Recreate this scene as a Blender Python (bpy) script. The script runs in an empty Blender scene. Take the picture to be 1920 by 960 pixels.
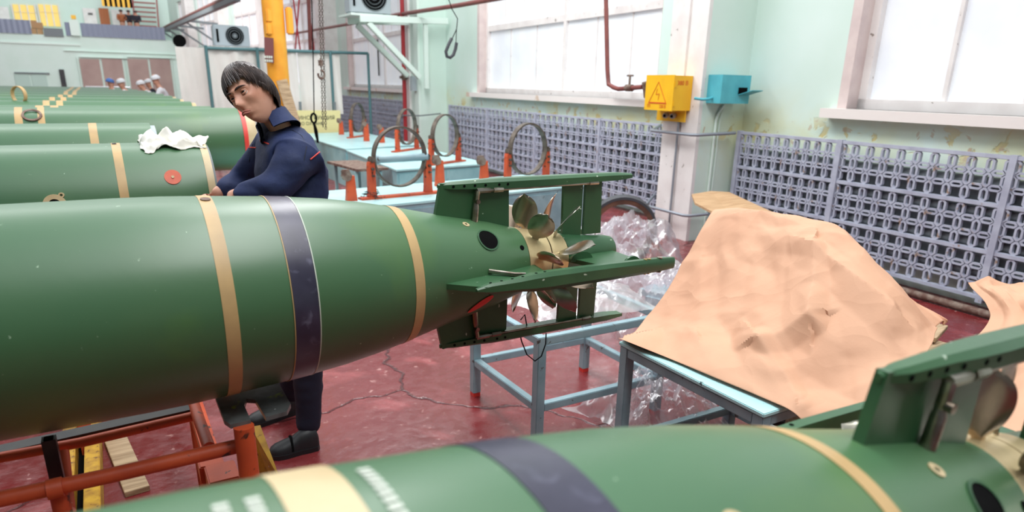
import bpy, bmesh, random
import numpy as np
from math import *
from mathutils import Vector, Matrix, noise as mnoise
random.seed(7)
SC = bpy.context.scene
COL = SC.collection
R = radians
# ------------------------------------------------------------------ camera
F, PY = 1276.4167, 588.65
_p, _r, _y, WY = [radians(a) for a in (18.53361546, 1.23294172, 30.61445215, 3.5934454)]
CAMH = 1.6
fw = np.array([sin(_y)*cos(_p), cos(_y)*cos(_p), -sin(_p)])
_rt = np.array([cos(_y), -sin(_y), 0.]); _up = np.cross(_rt, fw)
RT = _rt*cos(_r)+_up*sin(_r); UP = -_rt*sin(_r)+_up*cos(_r)
cam = bpy.data.objects.new('camera', bpy.data.cameras.new('camera')); COL.objects.link(cam)
cam.matrix_world = Matrix(((RT[0], UP[0], -fw[0], 0), (RT[1], UP[1], -fw[1], 0), (RT[2], UP[2], -fw[2], CAMH), (0, 0, 0, 1)))
cam.data.sensor_width = 36; cam.data.lens = 36*F/1920; cam.data.shift_y = (PY-480)/1920
cam.data.clip_start = .02; cam.data.clip_end = 200
cam.data.dof.use_dof = True; cam.data.dof.focus_distance = 2.4; cam.data.dof.aperture_fstop = 3.2
SC.camera = cam
# ------------------------------------------------------------------ light of the hall: roof left out, even sky dome added in its place
w = bpy.data.worlds.new('world'); SC.world = w; w.use_nodes = True
wn = w.node_tree.nodes; wl = w.node_tree.links
wn['Background'].inputs[0].default_value = (.93, .97, 1.0, 1); wn['Background'].inputs[1].default_value = .85
SC.view_settings.view_transform = 'Standard'; SC.view_settings.look = 'None'
SC.view_settings.gamma = 1; SC.view_settings.use_curve_mapping = False
SC.view_settings.exposure = 0.34
def area(loc, tgt, sx, sy, power, color=(1, 1, 1)):
    l = bpy.data.lights.new('roof_lamp', 'AREA'); l.shape = 'RECTANGLE'; l.size = sx; l.size_y = sy; l.energy = power; l.color = color
    o = bpy.data.objects.new('roof_lamp', l); COL.objects.link(o); o.location = loc
    d = Vector(tgt)-Vector(loc); o.rotation_euler = d.to_track_quat('-Z', 'Y').to_euler(); return o
area((1.5, 1.0, 6.5), (1.8, 3.5, 0), 1.2, 6, 260)
area((3.0, 8.0, 6.5), (3.5, 9, 0), 1.2, 8, 300)
area((-3.5, 10, 6.5), (-2.0, 10, 0), 1.2, 10, 300)
area((1.5, 30, 6.8), (1.0, 36, 0), 2, 16, 900)
# ------------------------------------------------------------------ helpers
sd = np.array([sin(WY), cos(WY), 0]); nd = np.array([cos(WY), -sin(WY), 0]); CP = np.array([0, 0, CAMH])
def V(*a): return np.array(a, float)
def ray(x, y): return (x-960)/F*RT-(y-PY)/F*UP+fw
def onz(x, y, z): d = ray(x, y); return CP+d*(z-CAMH)/d[2]
def ony(x, y, Y): d = ray(x, y); return CP+d*Y/d[1]
def onx(x, y, X): d = ray(x, y); return CP+d*X/d[0]
def onn(x, y, n): d = ray(x, y); return CP+d*(n/(nd@d))
def W3(s, n, z): return sd*s+nd*n+V(0, 0, z)
def swall(x, y, n): P = onn(x, y, n); return float(P@sd), float(P[2])
ORG = {}
class MB:
    def __init__(s): s.v = []; s.f = []
    def add(s, vs, fs):
        b = len(s.v); s.v += [tuple(map(float, p)) for p in vs]; s.f += [tuple(b+i for i in f) for f in fs]; return s
    def hexa(s, c):   # 8 corners: bottom 4 ccw, top 4
        return s.add(c, [(3, 2, 1, 0), (4, 5, 6, 7), (0, 1, 5, 4), (1, 2, 6, 5), (2, 3, 7, 6), (3, 0, 4, 7)])
    def box(s, c, d, rot=None, bev=0):
        c = np.array(c, float); h = np.array(d, float)/2
        M = np.eye(3) if rot is None else (np.array(Matrix.Rotation(rot, 3, 'Z')) if not hasattr(rot, '__len__') else np.array(rot))
        if bev <= 0:
            q = [(-1, -1, -1), (1, -1, -1), (1, 1, -1), (-1, 1, -1), (-1, -1, 1), (1, -1, 1), (1, 1, 1), (-1, 1, 1)]
            return s.hexa([c+M@(h*np.array(a)) for a in q])
        b = min(bev, *(h*.9)); bm = bmesh.new(); bmesh.ops.create_cube(bm, size=1)
        for v in bm.verts: v.co = Vector((v.co.x*2*h[0], v.co.y*2*h[1], v.co.z*2*h[2]))
        bmesh.ops.bevel(bm, geom=list(bm.edges), offset=b, segments=2, affect='EDGES')
        bm.verts.index_update(); vs = [c+M@np.array(v.co) for v in bm.verts]; fs = [[v.index for v in f.verts] for f in bm.faces]; bm.free()
        return s.add(vs, fs)
    def wbox(s, s0, s1, n0, n1, z0, z1):
        return s.hexa([W3(s0, n0, z0), W3(s0, n1, z0), W3(s1, n1, z0), W3(s1, n0, z0), W3(s0, n0, z1), W3(s0, n1, z1), W3(s1, n1, z1), W3(s1, n0, z1)])
    def beam(s, p0, p1, wd, ht, up=(0, 0, 1)):
        p0 = np.array(p0, float); p1 = np.array(p1, float); d = p1-p0; L = np.linalg.norm(d); d /= L
        u = np.array(up, float); sdv = np.cross(d, u)
        if np.linalg.norm(sdv) < 1e-4: sdv = np.cross(d, V(1, 0, 0))
        sdv /= np.linalg.norm(sdv); u = np.cross(sdv, d)
        return s.box((p0+p1)/2, (L, wd, ht), np.stack([d, sdv, u], 1), bev=min(wd, ht)*.08)
    def tube(s, pts, r, n=12, cap=True, closed=False):
        pts = [np.array(p, float) for p in pts]; m = len(pts); rr = r if hasattr(r, '__len__') else [r]*m
        t0 = pts[1]-pts[0]; a = V(0, 0, 1) if abs(t0[2]) < .9*np.linalg.norm(t0) else V(1, 0, 0)
        nrm = np.cross(t0, a); nrm /= np.linalg.norm(nrm); vs = []
        for i in range(m):
            if closed: t = pts[(i+1) % m]-pts[i-1]
            else: t = pts[min(i+1, m-1)]-pts[max(i-1, 0)]
            t = t/(np.linalg.norm(t)+1e-12); nrm = nrm-t*(nrm@t); nrm /= np.linalg.norm(nrm)+1e-12; b = np.cross(t, nrm)
            for k in range(n):
                q = 2*pi*k/n; vs.append(pts[i]+rr[i]*(cos(q)*nrm+sin(q)*b))
        fs = []
        for i in range(m if closed else m-1):
            j = (i+1) % m
            for k in range(n): k2 = (k+1) % n; fs.append((i*n+k, i*n+k2, j*n+k2, j*n+k))
        if cap and not closed: fs += [tuple(range(n))[::-1], tuple((m-1)*n+k for k in range(n))]
        return s.add(vs, fs)
    def rev(s, prof, n=64, o=(0, 0, 0), ax=(1, 0, 0), ref=(0, 0, 1), closed=False):   # prof (a, r)
        o = np.array(o, float); ax = np.array(ax, float); ax /= np.linalg.norm(ax); e1 = np.array(ref, float); e1 -= ax*(e1@ax); e1 /= np.linalg.norm(e1); e2 = np.cross(ax, e1)
        vs = []
        for a, r in prof:
            for k in range(n): q = 2*pi*k/n; vs.append(o+ax*a+max(r, 1e-5)*(cos(q)*e1+sin(q)*e2))
        fs = []; m = len(prof)
        for i in range(m if closed else m-1):
            j = (i+1) % m
            for k in range(n): k2 = (k+1) % n; fs.append((i*n+k, j*n+k, j*n+k2, i*n+k2))
        return s.add(vs, fs)
    def ext(s, poly, o, ex, ey, th):   # poly 2d in plane ex,ey, extruded symmetric th along ex x ey
        o, ex, ey = [np.array(a, float) for a in (o, ex, ey)]; ex = ex/np.linalg.norm(ex); ey = ey/np.linalg.norm(ey); nz = np.cross(ex, ey); nz /= np.linalg.norm(nz)
        m = len(poly); vs = [o+ex*a+ey*b-nz*th/2 for a, b in poly]+[o+ex*a+ey*b+nz*th/2 for a, b in poly]
        return s.add(vs, [tuple(range(m))[::-1], tuple(range(m, 2*m))]+[(i, (i+1) % m, m+(i+1) % m, m+i) for i in range(m)])
    def grid(s, P, wrap=False):
        m, n = len(P), len(P[0]); vs = [p for row in P for p in row]
        fs = [(i*n+j, i*n+j+1, (i+1)*n+j+1, (i+1)*n+j) for i in range(m-1) for j in range(n-1)]
        return s.add(vs, fs)
def mk_mesh(name, mb, mat, org=(0, 0, 0), smooth=None):
    me = bpy.data.meshes.new(name); o = np.array(org, float)
    me.from_pydata([tuple(np.array(v)-o) for v in mb.v], [], mb.f); me.materials.append(mat)
    if smooth is not None:
        bm = bmesh.new(); bm.from_mesh(me); bmesh.ops.recalc_face_normals(bm, faces=bm.faces)
        for f in bm.faces: f.smooth = True
        for e in bm.edges:
            if len(e.link_faces) == 2 and e.calc_face_angle(0) > R(smooth): e.smooth = False
        bm.to_mesh(me); bm.free()
    else:
        bm = bmesh.new(); bm.from_mesh(me); bmesh.ops.recalc_face_normals(bm, faces=bm.faces); bm.to_mesh(me); bm.free()
    me.update(); return me
def tag(o, label=None, cat=None, group=None, kind=None):
    if label: o['label'] = label
    if cat: o['category'] = cat
    if group: o['group'] = group
    if kind: o['kind'] = kind
    return o
def obj(name, mb, mat, parent=None, smooth=None, label=None, cat=None, group=None, kind=None, local=False):
    if parent is not None: org = (0, 0, 0) if local else ORG.get(parent.name, (0, 0, 0))
    elif local: org = (0, 0, 0)
    else:
        a = np.array(mb.v); org = ((a[:, 0].min()+a[:, 0].max())/2, (a[:, 1].min()+a[:, 1].max())/2, a[:, 2].min())
    o = bpy.data.objects.new(name, mk_mesh(name, mb, mat, org, smooth)); COL.objects.link(o)
    if parent is not None: o.parent = parent; ORG[o.name] = org if not local else (0, 0, 0)
    else: o.location = org; ORG[o.name] = org
    return tag(o, label, cat, group, kind)
def sub(name, mb, mat, parent, smooth=None, label=None, local=False):   # sub-part: parent is a part whose own origin equals its thing's origin
    return obj(name, mb, mat, parent, smooth, label, local=local)
def thing(name, loc, label=None, cat=None, group=None, kind=None, rot=None):
    o = bpy.data.objects.new(name, None); COL.objects.link(o); o.location = tuple(map(float, loc)); o.empty_display_size = .1
    if rot is not None: o.rotation_euler = rot
    ORG[o.name] = tuple(map(float, loc)); return tag(o, label, cat, group, kind)
def dup(root, loc=None, rot=None, label=None, group=None):
    r = root.copy(); COL.objects.link(r)
    if loc is not None: r.location = tuple(map(float, loc))
    if rot is not None: r.rotation_euler = rot
    if label: r['label'] = label
    if group: r['group'] = group
    for ch in list(root.children):
        c = ch.copy(); COL.objects.link(c); c.parent = r
        for g in ch.children: d = g.copy(); COL.objects.link(d); d.parent = c
    return r
# ------------------------------------------------------------------ materials
def srgb(r, g, b):
    f = lambda c: (c/255/12.92) if c/255 <= .04045 else ((c/255+.055)/1.055)**2.4
    return (f(r), f(g), f(b), 1)
def mat(name, col, rough=.5, metal=0, col2=None, scale=6, amt=(.4, .65), bump=0, bscale=60, coat=0, spots=None, stretch=None, detail=6, spec=.5):
    m = bpy.data.materials.new(name); m.use_nodes = True; nt = m.node_tree; N = nt.nodes; L = nt.links; b = N['Principled BSDF']
    b.inputs['Base Color'].default_value = col; b.inputs['Roughness'].default_value = rough; b.inputs['Metallic'].default_value = metal
    b.inputs['Coat Weight'].default_value = coat; b.inputs['Coat Roughness'].default_value = .32; b.inputs['Specular IOR Level'].default_value = spec
    tc = N.new('ShaderNodeTexCoord'); vec = tc.outputs['Object']
    if stretch:
        mp = N.new('ShaderNodeMapping'); mp.inputs['Scale'].default_value = stretch; L.new(vec, mp.inputs[0]); vec = mp.outputs[0]
    last = None
    def mixc(fac, a, bb):
        mx = N.new('ShaderNodeMix'); mx.data_type = 'RGBA'; L.new(fac, mx.inputs[0])
        if hasattr(a, 'links'): L.new(a, mx.inputs[6])
        else: mx.inputs[6].default_value = a
        if hasattr(bb, 'links'): L.new(bb, mx.inputs[7])
        else: mx.inputs[7].default_value = bb
        return mx.outputs[2]
    def nz(sc, lo, hi, det=detail, dist=0):
        n = N.new('ShaderNodeTexNoise'); n.inputs['Scale'].default_value = sc; n.inputs['Detail'].default_value = det; n.inputs['Distortion'].default_value = dist; L.new(vec, n.inputs['Vector'])
        r = N.new('ShaderNodeMapRange'); r.inputs[1].default_value = lo; r.inputs[2].default_value = hi; L.new(n.outputs[0], r.inputs[0]); return r.outputs[0]
    cur = col
    if col2: cur = mixc(nz(scale, *amt), cur, col2)
    if spots:   # list of (color, scale, lo, hi)
        for c, sc, lo, hi in spots: cur = mixc(nz(sc, lo, hi, 4, .4), cur, c)
    if hasattr(cur, 'links'): L.new(cur, b.inputs['Base Color'])
    if bump:
        n = N.new('ShaderNodeTexNoise'); n.inputs['Scale'].default_value = bscale; n.inputs['Detail'].default_value = 5; L.new(vec, n.inputs['Vector'])
        bp = N.new('ShaderNodeBump'); bp.inputs['Strength'].default_value = bump; bp.inputs['Distance'].default_value = .01; L.new(n.outputs[0], bp.inputs['Height']); L.new(bp.outputs[0], b.inputs['Normal'])
    m['mk'] = 1; return m
WHT = (.8, .8, .78, 1)
M = {}
M['green'] = mat('green_paint', srgb(60, 104, 70), .44, coat=.4, col2=srgb(72, 110, 72), scale=1.6, amt=(.35, .75), bump=.03, bscale=25, spots=[(srgb(150, 180, 150), 55, .735, .76), (srgb(84, 122, 62), 2.2, .62, .8)])
M['green_old'] = mat('green_paint_tail', srgb(46, 88, 56), .42, coat=.2, col2=srgb(56, 98, 62), scale=5, bump=.05, bscale=40, spots=[(srgb(190, 205, 185), 38, .70, .73)])
M['tan'] = mat('tan_band', srgb(196, 163, 112), .45, col2=srgb(180, 150, 105), scale=8)
M['cream'] = mat('cream_band', srgb(206, 186, 146), .45, col2=srgb(190, 166, 124), scale=8)
M['dark_band'] = mat('dark_band', srgb(52, 50, 68), .33, col2=srgb(74, 72, 92), scale=9, amt=(.4, .75), spots=[(srgb(95, 95, 115), 30, .6, .75)])
M['black'] = mat('black', srgb(10, 10, 11), .9, spec=.1)
M['hub'] = mat('brass_hub', srgb(226, 205, 158), .42, metal=.55, col2=srgb(206, 184, 138), scale=12)
M['steel'] = mat('steel', srgb(190, 182, 172), .28, metal=1, col2=srgb(140, 128, 115), scale=20, bump=.02)
M['blade'] = mat('bronze_blade', srgb(205, 180, 158), .22, metal=1, col2=srgb(150, 138, 122), scale=7, amt=(.35, .7), bump=.04, bscale=18)
M['blade2'] = mat('steel_blade', srgb(196, 192, 180), .24, metal=1, col2=srgb(120, 120, 105), scale=9, amt=(.4, .75), bump=.04, bscale=18)
M['orange'] = mat('orange_paint', srgb(205, 84, 44), .5, col2=srgb(178, 68, 38), scale=6, bump=.1, bscale=50, spots=[(srgb(70, 40, 30), 22, .64, .68), (srgb(225, 215, 200), 34, .725, .745)])
M['iron'] = mat('dark_iron', srgb(112, 102, 92), .55, metal=.4, col2=srgb(75, 66, 60), scale=15, bump=.2, bscale=60)
M['darkmetal'] = mat('dark_metal', srgb(42, 44, 50), .4, metal=.3, col2=srgb(62, 60, 58), scale=12)
M['plate'] = mat('spattered_plate', srgb(98, 102, 102), .35, metal=.1, col2=srgb(72, 72, 72), scale=25, spots=[(srgb(135, 150, 60), 14, .66, .7), (srgb(225, 80, 60), 16, .74, .77), (srgb(235, 235, 235), 30, .72, .74)])
M['yellow_beam'] = mat('yellow_beam', srgb(205, 160, 50), .5, col2=srgb(170, 125, 45), scale=20, spots=[(srgb(120, 80, 40), 40, .62, .68), (srgb(240, 240, 235), 60, .72, .74)])
M['wood'] = mat('wood', srgb(185, 160, 128), .7, col2=srgb(150, 125, 95), scale=5, stretch=(1, 12, 12), bump=.1)
M['plywood'] = mat('plywood', srgb(196, 160, 122), .7, col2=srgb(176, 138, 100), scale=4, stretch=(1, 8, 8), bump=.05)
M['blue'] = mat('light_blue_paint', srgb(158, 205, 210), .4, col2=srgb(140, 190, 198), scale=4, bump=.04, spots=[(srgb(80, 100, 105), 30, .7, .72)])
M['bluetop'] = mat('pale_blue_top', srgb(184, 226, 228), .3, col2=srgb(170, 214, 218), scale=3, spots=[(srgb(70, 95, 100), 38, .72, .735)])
M['bluegrey'] = mat('grey_blue_paint', srgb(150, 178, 186), .45, col2=srgb(132, 162, 172), scale=8, spots=[(srgb(88, 84, 80), 26, .68, .71)])
M['mint'] = mat('mint_paint', srgb(209, 230, 220), .6, col2=srgb(214, 233, 225), scale=1.5)
M['mint_pale'] = mat('mint_pale', srgb(220, 236, 228), .6)
M['white'] = mat('white_paint', srgb(236, 232, 230), .5, col2=srgb(226, 220, 218), scale=4, spots=[(srgb(150, 140, 132), 16, .70, .72)])
M['whitewash'] = mat('whitened_pane', srgb(238, 242, 246), .35, col2=srgb(228, 233, 240), scale=2)
M['pinkwhite'] = mat('reveal_paint', srgb(222, 206, 202), .6, col2=srgb(210, 192, 190), scale=5)
M['grille'] = mat('grille_paint', srgb(182, 188, 204), .5, col2=srgb(166, 170, 188), scale=9, spots=[(srgb(150, 125, 105), 11, .66, .72)])
M['yellow'] = mat('yellow_paint', srgb(245, 190, 30), .42, col2=srgb(238, 180, 28), scale=5)
M['orangecol'] = mat('column_paint', srgb(236, 168, 50), .5, col2=srgb(226, 150, 40), scale=3, spots=[(srgb(190, 95, 40), 4, .68, .76)])
M['turq'] = mat('turquoise_paint', srgb(86, 182, 196), .4, col2=srgb(76, 168, 184), scale=6)
M['teal'] = mat('teal_paint', srgb(80, 120, 125), .5)
M['brownpipe'] = mat('brown_pipe', srgb(132, 68, 62), .45, col2=srgb(116, 58, 54), scale=6)
M['redpipe'] = mat('red_pipe', srgb(172, 44, 52), .45)
M['rust'] = mat('rusty_metal', srgb(104, 76, 66), .7, metal=.2, col2=srgb(140, 124, 112), scale=20, bump=.3, bscale=60)
M['red'] = mat('red_paint', srgb(222, 62, 52), .45)
M['redprint'] = mat('red_print', srgb(214, 84, 28), .6)
M['darkprint'] = mat('dark_print', srgb(70, 74, 62), .6)
M['whiteprint'] = mat('white_print', srgb(205, 212, 200), .6)
M['salmon'] = mat('salmon_disc', srgb(212, 96, 62), .5, col2=srgb(196, 84, 56), scale=20)
M['grey'] = mat('grey_paint', srgb(168, 178, 184), .45)
M['greymet'] = mat('grey_pipe', srgb(146, 152, 162), .4, metal=.3)
M['sheet'] = mat('partition_sheet', srgb(230, 226, 221), .6, col2=srgb(220, 216, 211), scale=1.2)
M['foil'] = mat('silver_foil', srgb(220, 225, 230), .25, metal=.9, bump=.5, bscale=20)
M['signred'] = mat('dark_red_plate', srgb(112, 60, 60), .5)
M['board'] = mat('yellow_board', srgb(232, 220, 160), .6)
M['rubber'] = mat('rubber', srgb(66, 68, 74), .6, bump=.1)
M['rustring'] = mat('brown_ring', srgb(120, 84, 66), .5, metal=.2, col2=srgb(92, 64, 52), scale=10)
M['rag'] = mat('white_rag', srgb(240, 238, 230), .85, col2=srgb(222, 218, 206), scale=8, bump=.15)
M['paper'] = mat('kraft_paper', srgb(210, 164, 134), .75, col2=srgb(204, 156, 126), scale=3, bump=.05, bscale=90)
M['navy'] = mat('navy_cloth', srgb(28, 44, 88), .8, col2=srgb(20, 32, 66), scale=6, bump=.25, bscale=35)
M['navy_dark'] = mat('dark_navy', srgb(20, 28, 50), .8, bump=.25, bscale=30)
M['skin'] = mat('skin', srgb(214, 160, 136), .5, col2=srgb(198, 138, 114), scale=14, amt=(.42, .7), bump=.04)
M['hair'] = mat('hair', srgb(48, 36, 34), .42, col2=srgb(92, 76, 70), scale=40, stretch=(1, 1, .2), amt=(.45, .75), bump=.3, bscale=90)
M['brow'] = mat('brow', srgb(60, 42, 38), .7)
M['lip'] = mat('lip', srgb(176, 106, 94), .45)
M['eyewhite'] = mat('eye_white', srgb(222, 214, 208), .2)
M['iris'] = mat('iris', srgb(42, 28, 22), .15)
M['shoe'] = mat('black_shoe', srgb(28, 30, 34), .5, bump=.05)
M['cardboard'] = mat('cardboard', srgb(176, 138, 100), .8)
M['endred'] = mat('mauve_door', srgb(172, 148, 140), .55, col2=srgb(160, 134, 128), scale=1)
M['corr'] = mat('rail_grey', srgb(138, 146, 166), .5)
M['cloth_white'] = mat('white_cotton', srgb(236, 236, 240), .8)
M['cloth_blue'] = mat('blue_cotton', srgb(88, 130, 200), .8)
M['dark_cloth'] = mat('dark_cloth', srgb(40, 40, 52), .8)
M['dark_green'] = mat('mint_door', srgb(184, 210, 200), .5)
M['doorbrown'] = mat('brown_door', srgb(176, 100, 56), .5)
M['redstair'] = mat('red_stair', srgb(160, 80, 76), .5)
M['slate'] = mat('slate_grey', srgb(116, 124, 128), .6)
M['brass'] = mat('brass', srgb(196, 160, 80), .3, metal=1)
def emis(name, c, st):
    m = bpy.data.materials.new(name); m.use_nodes = True; b = m.node_tree.nodes['Principled BSDF']; b.inputs['Base Color'].default_value = c
    b.inputs['Emission Color'].default_value = c; b.inputs['Emission Strength'].default_value = st; return m
wb = M['whitewash'].node_tree.nodes['Principled BSDF']; wb.inputs['Emission Color'].default_value = (.9, .95, 1, 1); wb.inputs['Emission Strength'].default_value = .12   # daylight behind the whitened glass
M['lit'] = emis('lit_yellow_window', srgb(232, 200, 112), .3)
def plastic(name='clear_plastic'):
    m = bpy.data.materials.new(name); m.use_nodes = True; nt = m.node_tree; N = nt.nodes; L = nt.links
    for n in list(N): N.remove(n)
    out = N.new('ShaderNodeOutputMaterial'); tr = N.new('ShaderNodeBsdfTransparent'); tr.inputs[0].default_value = (.96, .95, .97, 1)
    gl = N.new('ShaderNodeBsdfGlossy'); gl.inputs['Roughness'].default_value = .28; gl.inputs[0].default_value = (1, 1, 1, 1)
    df = N.new('ShaderNodeBsdfTranslucent'); df.inputs[0].default_value = (.86, .86, .9, 1)
    d2 = N.new('ShaderNodeBsdfDiffuse'); d2.inputs[0].default_value = (.86, .86, .9, 1); ad = N.new('ShaderNodeMixShader'); ad.inputs[0].default_value = .5; L.new(df.outputs[0], ad.inputs[1]); L.new(d2.outputs[0], ad.inputs[2])
    lw = N.new('ShaderNodeLayerWeight'); lw.inputs[0].default_value = .35
    m1 = N.new('ShaderNodeMixShader'); m2 = N.new('ShaderNodeMixShader')
    tc = N.new('ShaderNodeTexCoord'); nz = N.new('ShaderNodeTexNoise'); nz.inputs['Scale'].default_value = 9; nz.inputs['Detail'].default_value = 5; L.new(tc.outputs['Object'], nz.inputs['Vector'])
    mr = N.new('ShaderNodeMapRange'); mr.inputs[1].default_value = .4; mr.inputs[2].default_value = .75; mr.inputs[3].default_value = .14; mr.inputs[4].default_value = .5; L.new(nz.outputs[0], mr.inputs[0])
    L.new(mr.outputs[0], m1.inputs[0]); L.new(tr.outputs[0], m1.inputs[1]); L.new(ad.outputs[0], m1.inputs[2])
    mm = N.new('ShaderNodeMath'); mm.operation = 'MULTIPLY'; mm.inputs[1].default_value = .28; L.new(lw.outputs['Fresnel'], mm.inputs[0])
    L.new(mm.outputs[0], m2.inputs[0]); L.new(m1.outputs[0], m2.inputs[1]); L.new(gl.outputs[0], m2.inputs[2])
    L.new(m2.outputs[0], out.inputs[0]); return m
M['plastic'] = plastic()
def paper_facets(m):
    nt = m.node_tree; N = nt.nodes; L = nt.links; b = N['Principled BSDF']; tc = N.new('ShaderNodeTexCoord'); prev = b.inputs['Normal'].links[0].from_socket
    for sc, st in ((5.5, .35), (13, .22)):
        ds = N.new('ShaderNodeTexNoise'); ds.inputs['Scale'].default_value = 2; L.new(tc.outputs['Object'], ds.inputs['Vector'])
        mx = N.new('ShaderNodeMix'); mx.data_type = 'RGBA'; mx.inputs[0].default_value = .3; L.new(tc.outputs['Object'], mx.inputs[6]); L.new(ds.outputs[1], mx.inputs[7])
        vo = N.new('ShaderNodeTexVoronoi'); vo.inputs['Scale'].default_value = sc; L.new(mx.outputs[2], vo.inputs['Vector'])
        bp = N.new('ShaderNodeBump'); bp.inputs['Strength'].default_value = st; bp.inputs['Distance'].default_value = .05 if sc < 6 else .02; L.new(vo.outputs[0], bp.inputs['Height']); L.new(prev, bp.inputs['Normal']); prev = bp.outputs[0]
    L.new(prev, b.inputs['Normal'])
paper_facets(M['paper'])
def floor_mat():
    m = mat('red_floor_paint', srgb(128, 48, 50), .3, col2=srgb(108, 38, 40), scale=1.2, amt=(.3, .7), spots=[(srgb(158, 78, 80), 3.5, .56, .72), (srgb(176, 128, 124), 20, .64, .74)])
    nt = m.node_tree; N = nt.nodes; L = nt.links; b = N['Principled BSDF']
    tc = N.new('ShaderNodeTexCoord'); n = N.new('ShaderNodeTexNoise'); n.inputs['Scale'].default_value = 14; n.inputs['Detail'].default_value = 8; L.new(tc.outputs['Object'], n.inputs['Vector'])
    r = N.new('ShaderNodeMapRange'); r.inputs[1].default_value = .3; r.inputs[2].default_value = .7; r.inputs[3].default_value = .12; r.inputs[4].default_value = .42; L.new(n.outputs[0], r.inputs[0]); L.new(r.outputs[0], b.inputs['Roughness'])
    # cracks
    ds = N.new('ShaderNodeTexNoise'); ds.inputs['Scale'].default_value = 2.5; ds.inputs['Detail'].default_value = 6; L.new(tc.outputs['Object'], ds.inputs['Vector'])
    mx = N.new('ShaderNodeMix'); mx.data_type = 'RGBA'; mx.inputs[0].default_value = .25; L.new(tc.outputs['Object'], mx.inputs[6]); L.new(ds.outputs[1], mx.inputs[7])
    vo = N.new('ShaderNodeTexVoronoi'); vo.feature = 'DISTANCE_TO_EDGE'; vo.inputs['Scale'].default_value = .7; L.new(mx.outputs[2], vo.inputs['Vector'])
    cr = N.new('ShaderNodeMapRange'); cr.inputs[1].default_value = .001; cr.inputs[2].default_value = .007; L.new(vo.outputs[0], cr.inputs[0])
    mk = N.new('ShaderNodeTexNoise'); mk.inputs['Scale'].default_value = .55; L.new(tc.outputs['Object'], mk.inputs['Vector']); mk2 = N.new('ShaderNodeMapRange'); mk2.inputs[1].default_value = .50; mk2.inputs[2].default_value = .56; L.new(mk.outputs[0], mk2.inputs[0]); mxm = N.new('ShaderNodeMath'); mxm.operation = 'MAXIMUM'; L.new(mk2.outputs[0], mxm.inputs[0]); L.new(cr.outputs[0], mxm.inputs[1]); cr = mxm
    old = b.inputs['Base Color'].links[0].from_socket; m3 = N.new('ShaderNodeMix'); m3.data_type = 'RGBA'; L.new(cr.outputs[0], m3.inputs[0]); m3.inputs[6].default_value = srgb(74, 30, 32); L.new(old, m3.inputs[7]); L.new(m3.outputs[2], b.inputs['Base Color'])
    bp = N.new('ShaderNodeBump'); bp.inputs['Strength'].default_value = .35; bp.inputs['Distance'].default_value = .012; L.new(n.outputs[0], bp.inputs['Height'])
    bp2 = N.new('ShaderNodeBump'); bp2.inputs['Strength'].default_value = .5; bp2.inputs['Distance'].default_value = .01; L.new(cr.outputs[0], bp2.inputs['Height']); L.new(bp.outputs[0], bp2.inputs['Normal']); L.new(bp2.outputs[0], b.inputs['Normal'])
    return m
M['floor'] = floor_mat()
def wall_mat():
    m = mat('mint_wall', srgb(210, 231, 221), .6, col2=srgb(219, 237, 230), scale=1.2, amt=(.35, .7), bump=.05, bscale=12)
    nt = m.node_tree; N = nt.nodes; L = nt.links; b = N['Principled BSDF']; tc = N.new('ShaderNodeTexCoord')
    sx = N.new('ShaderNodeSeparateXYZ'); L.new(tc.outputs['Object'], sx.inputs[0])
    def band(lo, mid, hi):
        a = N.new('ShaderNodeMapRange'); a.inputs[1].default_value = lo; a.inputs[2].default_value = mid; L.new(sx.outputs[2], a.inputs[0])
        c = N.new('ShaderNodeMapRange'); c.inputs[1].default_value = hi; c.inputs[2].default_value = mid; L.new(sx.outputs[2], c.inputs[0])
        mm = N.new('ShaderNodeMath'); mm.operation = 'MULTIPLY'; L.new(a.outputs[0], mm.inputs[0]); L.new(c.outputs[0], mm.inputs[1]); return mm.outputs[0]
    def noise(sc, lo, hi, det=8, dist=.5):
        n = N.new('ShaderNodeTexNoise'); n.inputs['Scale'].default_value = sc; n.inputs['Detail'].default_value = det; n.inputs['Distortion'].default_value = dist; L.new(tc.outputs['Object'], n.inputs['Vector'])
        r = N.new('ShaderNodeMapRange'); r.inputs[1].default_value = lo; r.inputs[2].default_value = hi; L.new(n.outputs[0], r.inputs[0]); return r.outputs[0]
    def mul(a, c):
        mm = N.new('ShaderNodeMath'); mm.operation = 'MULTIPLY'; L.new(a, mm.inputs[0]); L.new(c, mm.inputs[1]); return mm.outputs[0]
    def mix(f, a, c):
        mx = N.new('ShaderNodeMix'); mx.data_type = 'RGBA'; L.new(f, mx.inputs[0]); L.new(a, mx.inputs[6]); mx.inputs[7].default_value = c; return mx.outputs[2]
    cur = b.inputs['Base Color'].links[0].from_socket
    cur = mix(mul(band(.4, 1.15, 1.7), noise(1.3, .42, .72)), cur, srgb(216, 214, 168))
    pe = mul(band(.95, 1.2, 1.42), noise(5, .60, .62))
    cur = mix(pe, cur, srgb(214, 200, 142))
    cur = mix(mul(band(.95, 1.2, 1.42), noise(7, .64, .66)), cur, srgb(196, 176, 150))
    L.new(cur, b.inputs['Base Color'])
    bp = N.new('ShaderNodeBump'); bp.inputs['Strength'].default_value = .6; bp.inputs['Distance'].default_value = .01; bp.invert = True; L.new(pe, bp.inputs['Height']); L.new(bp.outputs[0], b.inputs['Normal'])
    return m
M['wall'] = wall_mat()
def sill_mat():
    return mat('sill_paint', srgb(236, 230, 226), .5, col2=srgb(214, 194, 176), scale=2.2, amt=(.6, .64), detail=10, bump=.15, bscale=14)
M['sill'] = sill_mat()
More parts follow.
